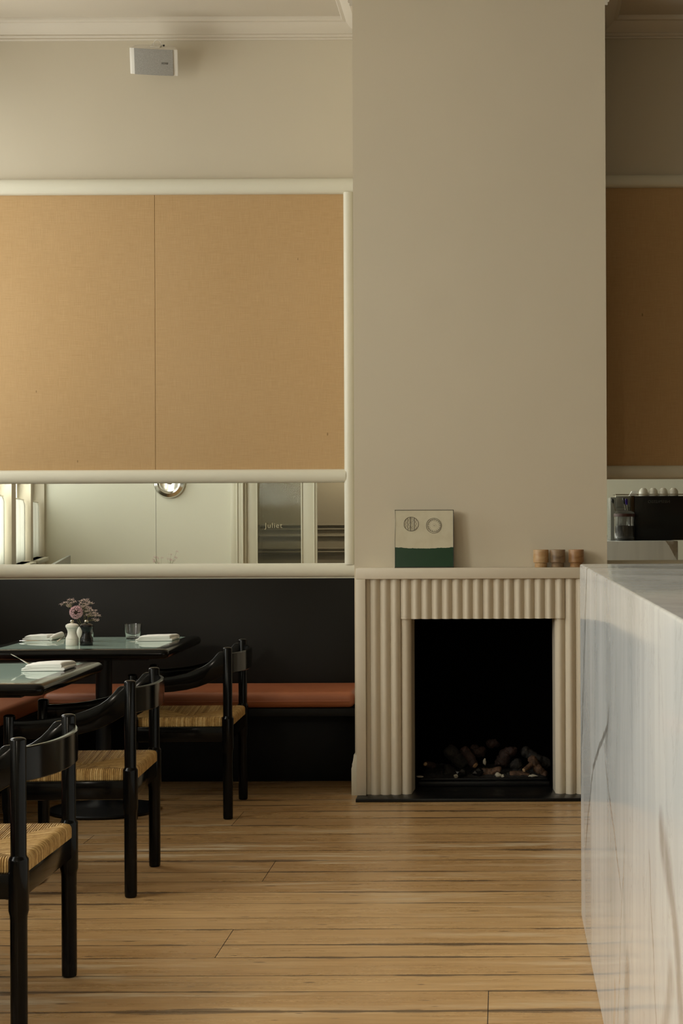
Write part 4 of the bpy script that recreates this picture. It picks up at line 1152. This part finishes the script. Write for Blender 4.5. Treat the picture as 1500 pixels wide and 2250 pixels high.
# ================================================================== TABLE THINGS
def napkin(px0, px1, pyb, Y, depth, rz, label, hgt=0.026, slant=0.0):
    Y = tp((px0 + px1) / 2, pyb)[1]; a, c = P(px0, pyb, Y), P(px1, pyb, Y)
    w = (c.x - a.x)
    o_ = thing('folded_napkin', label, 'napkin', ((a.x + c.x) / 2, Y + depth / 2, TZ + 0.001), rz, 'folded white napkins')
    m = MB()
    rnd = random.Random(int(px0))
    for li, (x0, x1, z0, z1) in enumerate(((-w / 2, w / 2, 0.0, hgt * 0.46), (-w / 2 + w * 0.12, w / 2 - 0.006, hgt * 0.42, hgt * 1.02))):
        # folded slab: rounded fold at right, two leaves open at left
        th = (z1 - z0)
        pr = []
        n = 8
        for k in range(n + 1):
            a_ = -math.pi / 2 + math.pi * k / n
            pr.append((x1 - th / 2 + th / 2 * math.cos(a_), z0 + th / 2 + th / 2 * math.sin(a_)))
        pr += [(0.0, z1 + 0.001), (x0 + 0.012, z1 - 0.001), (x0 + 0.002, z1 - th * 0.25), (x0, z0 + th * 0.62), (x0 + 0.03, z0 + th * 0.52), (x0 + 0.03, z0 + th * 0.48), (x0 + 0.001, z0 + th * 0.36), (x0 + 0.002, z0 + 0.001), (x0 + 0.015, z0), (0.0, z0)]
        b = bmesh.new(); NS = 14; rings = []
        for j in range(NS + 1):
            tt = j / NS; y = -depth / 2 + depth * tt
            rnd_edge = 0.0
            rings.append([b.verts.new((p[0] + (slant + (0.35 if li else 0)) * (tt - 0.5) * 0.035 + 0.0015 * math.sin(tt * 9 + li), y, max(0.0003, p[1] * (1 - 0.22 * (2 * tt - 1) ** 6 - (0.16 * tt if li else 0) - (0.12 * (0.5 - p[0] / w) if li else 0)) + (0.0022 * noise.noise(Vector((p[0] * 30, y * 30, li + px0)))) * (1 if li else 0.3)))) for p in pr])
        for r0, r1 in zip(rings, rings[1:]):
            for k in range(len(pr)): b.faces.new((r0[k], r0[(k + 1) % len(pr)], r1[(k + 1) % len(pr)], r1[k]))
        b.faces.new(rings[0]); b.faces.new(rings[-1])
        bmesh.ops.recalc_face_normals(b, faces=b.faces)
        m.merge(b)
    m.build('cloth_fold', M['napkin'], o_, angle=50)
    return o_
napkin(47, 142, 1475, 6.50, 0.17, 0.05, 'folded white napkin on the nearer table at the left edge', 0.032, 0.3)
napkin(298, 379, 1409, 8.02, 0.16, 0.10, 'folded white napkin at the right end of the back table', 0.028, 0.6)
napkin(55, 118, 1407, 8.05, 0.15, -0.15, 'folded white napkin at the left end of the back table', 0.026, 0.4)
m = MB(); a_ = tp(110, 1408); c_ = tp(134, 1402)
m.tube([(a_[0], a_[1], TZ + 0.010), ((a_[0] + c_[0]) / 2, (a_[1] + c_[1]) / 2, TZ + 0.0145), (c_[0], c_[1], TZ + 0.018)], [0.008, 0.014, 0.013], 14)
tag(m.build('rolled_napkin', M['napkin'], angle=60), 'small rolled white napkin right of the left napkin on the back table', 'napkin')
# cutlery
def cutlery(kind, p0, p1, label, z0=0.004, z1=0.004):
    a = Vector((p0[0], p0[1], TZ + z0)); c = Vector((p1[0], p1[1], TZ + z1)); d = (c - a); Ln = d.length
    th = thing('table_' + kind, label, kind, a, 0, 'cutlery on the tables')
    q = Vector((1, 0, 0)).rotation_difference(d.normalized()).to_matrix().to_4x4()
    m = MB(); m.tube([(0, 0, 0), (0.01, 0, 0), (Ln * 0.3, 0, 0), (Ln * 0.55, 0, 0)], [0.003, 0.0062, 0.0052, 0.0028], 12, squash=0.55, mtx=q); m.build('handle', M['steel'], th)
    m = MB()
    if kind == 'knife': m.poly([(Ln * 0.54, -0.004), (Ln * 0.6, -0.008), (Ln * 0.95, -0.008), (Ln, 0.002), (Ln * 0.95, 0.006), (Ln * 0.55, 0.004)], -0.0008, 0.0008, 'z', 0.0003, 1, mtx=q)
    else:
        m.poly([(Ln * 0.54, -0.003), (Ln * 0.66, -0.004), (Ln * 0.72, -0.011), (Ln * 0.8, -0.012), (Ln * 0.8, 0.012), (Ln * 0.72, 0.011), (Ln * 0.66, 0.004), (Ln * 0.54, 0.003)], -0.0009, 0.0009, 'z', 0.0003, 1, mtx=q)
        for k in range(4): m.tube([(Ln * 0.79, -0.0100 + k * 0.0067, 0), (Ln, -0.0095 + k * 0.0063, 0.001)], [0.0019, 0.0010], 6, mtx=q)
    m.build('blade' if kind == 'knife' else 'tines', M['steel'], th)
def cp(kind, p0, p1, label, z0=0.006, z1=0.006): cutlery(kind, tp(*p0), tp(*p1), label, z0, z1)
cp('fork', (68, 1466), (24, 1466), 'silver fork with tines raised, left of the nearer napkin', 0.006, 0.050)
cp('knife', (154, 1468), (60, 1470), 'silver knife handle sticking out right of the nearer napkin', 0.012, 0.006)
cp('knife', (391, 1405), (310, 1403), 'silver knife handle showing right of the right napkin on the back table', 0.010, 0.006)
cp('knife', (42, 1411), (122, 1411), 'silver knife in front of the left napkin on the back table')
cp('fork', (124, 1413), (154, 1402), 'silver fork leaning beside the rolled napkin', 0.006, 0.030)

# grinders
def grinder(px, mat, label):
    Y = tp(px, 1418)[1]; q = P(px, 1418, Y)
    t = thing('pepper_grinder' if mat == 'black_gloss' else 'salt_grinder', label, 'grinder', (q.x, Y, TZ), 0, 'salt and pepper grinders')
    m = MB(); m.lathe([(0, 0.0), (0.0275, 0.0), (0.0285, 0.002), (0.0285, 0.027), (0.0275, 0.0285), (0.0285, 0.030), (0.0275, 0.034), (0.0215, 0.046), (0.0195, 0.058), (0.0205, 0.066), (0.0245, 0.076), (0.0, 0.076)], seg=36); m.build('grinder_body', M[mat], t)
    m = MB(); m.lathe([(0, 0.0765), (0.025, 0.0765), (0.029, 0.083), (0.0285, 0.091), (0.020, 0.0965), (0.010, 0.099), (0, 0.099)], seg=36); gh = m.build('grinder_head', M[mat], t)
    m = MB(); m.lathe([(0, 0.099), (0.006, 0.099), (0.0085, 0.103), (0.009, 0.108), (0.006, 0.113), (0, 0.114)], seg=20); m.build('top_knob', M['nickel'], gh)
grinder(158.5, 'white_gloss', 'white salt grinder beside the flowers')
grinder(190, 'black_gloss', 'black pepper grinder in front of the vase')
# drinking glass
q = tp(291, 1405); q = Vector((q[0], q[1], 0))
m = MB(); m.lathe([(0, 0.0), (0.030, 0.0), (0.0325, 0.003), (0.0345, 0.02), (0.0415, 0.072), (0.0400, 0.072), (0.0330, 0.02), (0.030, 0.009), (0, 0.008)], (q.x, q.y, TZ + 0.0005), 48)
tag(m.build('drinking_glass', M['glass']), 'clear tumbler left of the right napkin on the back table', 'glass')
# vase and flowers
VX, VY = tp(187, 1409)
m = MB(); m.lathe([(0, 0.0), (0.030, 0.0), (0.034, 0.004), (0.036, 0.03), (0.036, 0.074), (0.034, 0.074), (0.034, 0.03), (0.031, 0.010), (0, 0.009)], (VX, VY, TZ + 0.0005), 40)
tag(m.build('flower_vase', M['vase_glass']), 'clear glass vase holding flowers behind the grinders', 'vase')
q2 = tp(174, 1410)
m = MB(); m.lathe([(0, 0.0), (0.012, 0.0), (0.018, 0.012), (0.0195, 0.028), (0.017, 0.046), (0.011, 0.060), (0.007, 0.068), (0, 0.069)], (q2[0], q2[1], TZ + 0.0005), 28)
tag(m.build('bud_bottle', M['white_gloss']), 'small cream teardrop bottle between the two grinders', 'bottle')
def fz(u, v, Y=7.8): return P(120 + u / 7.143, 1300 + v / 7.143, Y)
base = Vector((VX, VY, TZ + 0.014))
def sprig(paths, label, seed):
    rnd = random.Random(seed); t = thing('flower_sprig', label, 'flower', base, 0, 'dried lilac sprigs in the vase')
    st = MB(); fl_ = MB()
    for main, tips in paths:
        j = fz(*main, VY + rnd.uniform(-0.02, 0.02)) - base
        st.tube([(rnd.uniform(-.01, .01), rnd.uniform(-.01, .01), 0.0), j * 0.5 + Vector((0, 0, 0.006)), j], [0.0011, 0.0010, 0.0008], 6)
        for tpx in tips:
            e = fz(*tpx, VY + rnd.uniform(-0.03, 0.03)) - base
            mid = j.lerp(e, 0.5) + Vector((0, 0, 0.002)); st.tube([j, mid, e], [0.0007, 0.0006, 0.0004], 5)
            for k in range(22):
                o2 = e + Vector((rnd.gauss(0, 0.0052), rnd.gauss(0, 0.006), rnd.gauss(0, 0.0026)))
                fl_.sphere(o2, rnd.uniform(0.0009, 0.0019), 1)
                if k % 3 == 0: st.tube([e - Vector((0, 0, 0.004)), o2], 0.0003, 4)
    st.build('stems', M['stem'], t); fl_.build('florets', M['lilac'], t)
sprig([((250, 250), [(110, 195), (150, 175), (190, 165), (235, 130), (275, 128), (315, 155), (225, 205), (255, 175), (210, 225)])], 'dried lilac sprig reaching up to the left', 1)
sprig([((450, 260), [(420, 140), (460, 125), (500, 150), (520, 120), (545, 165), (575, 180), (420, 180), (470, 185), (520, 195)])], 'tallest dried lilac sprig in the middle of the bunch', 2)
sprig([((480, 330), [(395, 210), (440, 235), (480, 215), (520, 240), (545, 255), (500, 260), (560, 270)])], 'dried lilac sprig just above the pink bloom', 3)
sprig([((520, 400), [(500, 310), (540, 300), (590, 290), (640, 290), (660, 350), (700, 380), (620, 330), (590, 375), (500, 365), (560, 330), (640, 375), (545, 360)])], 'dried lilac sprig spreading to the right', 4)
sprig([((520, 465), [(620, 430), (675, 440), (650, 455)])], 'thin low sprig pointing to the right', 5)
BX_, BY_ = -2.50, 4.98
m = MB(); m.lathe([(0, 0.0), (0.030, 0.0), (0.034, 0.004), (0.030, 0.06), (0.018, 0.12), (0.020, 0.15), (0.018, 0.15), (0.016, 0.12), (0.028, 0.06), (0.030, 0.010), (0, 0.009)], (BX_, BY_, TZ + 0.0005), 40)
tag(m.build('flower_vase', M['vase_glass']), 'taller clear vase on the table out of frame at the left', 'vase')
def tall_sprig(x0, x1, top, label, seed):
    rnd = random.Random(seed); b0 = Vector((BX_, BY_, TZ + 0.014)); t_ = thing('flower_sprig', label, 'flower', b0, 0, 'lilac sprigs reflected in the mirror')
    st = MB(); fl_ = MB()
    for k in range(9):
        e = Vector((rnd.uniform(x0, x1), rnd.uniform(-0.03, 0.03), top - rnd.uniform(0.0, 0.07)))
        j_ = Vector(((x0 + x1) * 0.3, 0, top * 0.6)); st.tube([(0, 0, 0), j_, e], [0.001, 0.0008, 0.0005], 5)
        for q_ in range(26): fl_.sphere(e + Vector((rnd.gauss(0, 0.006), rnd.gauss(0, 0.006), rnd.gauss(0, 0.004))), rnd.uniform(0.0010, 0.0021), 1)
    st.build('stems', M['stem'], t_); fl_.build('florets', M['lilac'], t_)
tall_sprig(-0.09, -0.02, 0.30, 'lilac sprig at the left of the reflected bunch in the long mirror', 21)
tall_sprig(0.02, 0.09, 0.32, 'lilac sprig at the right of the reflected bunch in the long mirror', 22)
t = thing('pink_flower', 'round pink bloom at the left of the bunch', 'flower', base)
ctr = fz(338, 325, VY - 0.02) - base
m = MB(); m.tube([(0, 0, 0), ctr * 0.55 + Vector((0.004, 0, 0)), ctr + Vector((0.004, 0.0, -0.012))], [0.0014, 0.0013, 0.0012], 8); m.build('stem', M['stem'], t)
m = MB(); rnd = random.Random(5)
hole = Vector((0.15, -1, 0.0)).normalized()
for k in range(750):
    v = Vector((rnd.gauss(0, 1), rnd.gauss(0, 1), rnd.gauss(0, 1))).normalized()
    if v.dot(hole) > 0.94: continue
    rr_ = 0.0305 * rnd.uniform(0.86, 1.0)
    m.sphere(ctr + Vector((v.x, v.y * 0.8, v.z)) * rr_, rnd.uniform(0.0014, 0.0024), 1)
m.build('petals', M['pink'], t)
m = MB(); m.sphere(ctr, 0.021, 2, sc=(1, 0.8, 1)); m.build('flower_heart', simple('dark_flower_heart', (0.05, 0.03, 0.02, 1), 0.9), t)

# ================================================================== THINGS ON THE REAR WALL
q = Vector(((374 - CX) * 18.81 / F, YW, H - (1060 - 2.9 - CY) * 18.81 / F))
t = thing('wall_lamp', 'round chrome dish lamp on the rear wall, seen in the long mirror', 'lamp', (q.x, YW + 0.001, q.z))
RX = Matrix.Rotation(-math.pi / 2, 4, 'X')
m = MB(); m.lathe([(0.10, 0.0), (0.165, 0.01), (0.172, 0.03), (0.160, 0.055), (0.125, 0.07), (0.110, 0.062), (0.10, 0.04), (0.0, 0.02), (0, 0.0)], seg=56, mtx=RX); m.build('dish', M['steel'], t)
m = MB(); m.lathe([(0, 0.02), (0.022, 0.021), (0.022, 0.06), (0.012, 0.075), (0, 0.077)], seg=28, mtx=RX); m.build('centre_boss', M['steel'], t)
mats = [m_.name for m_ in bpy.data.materials]
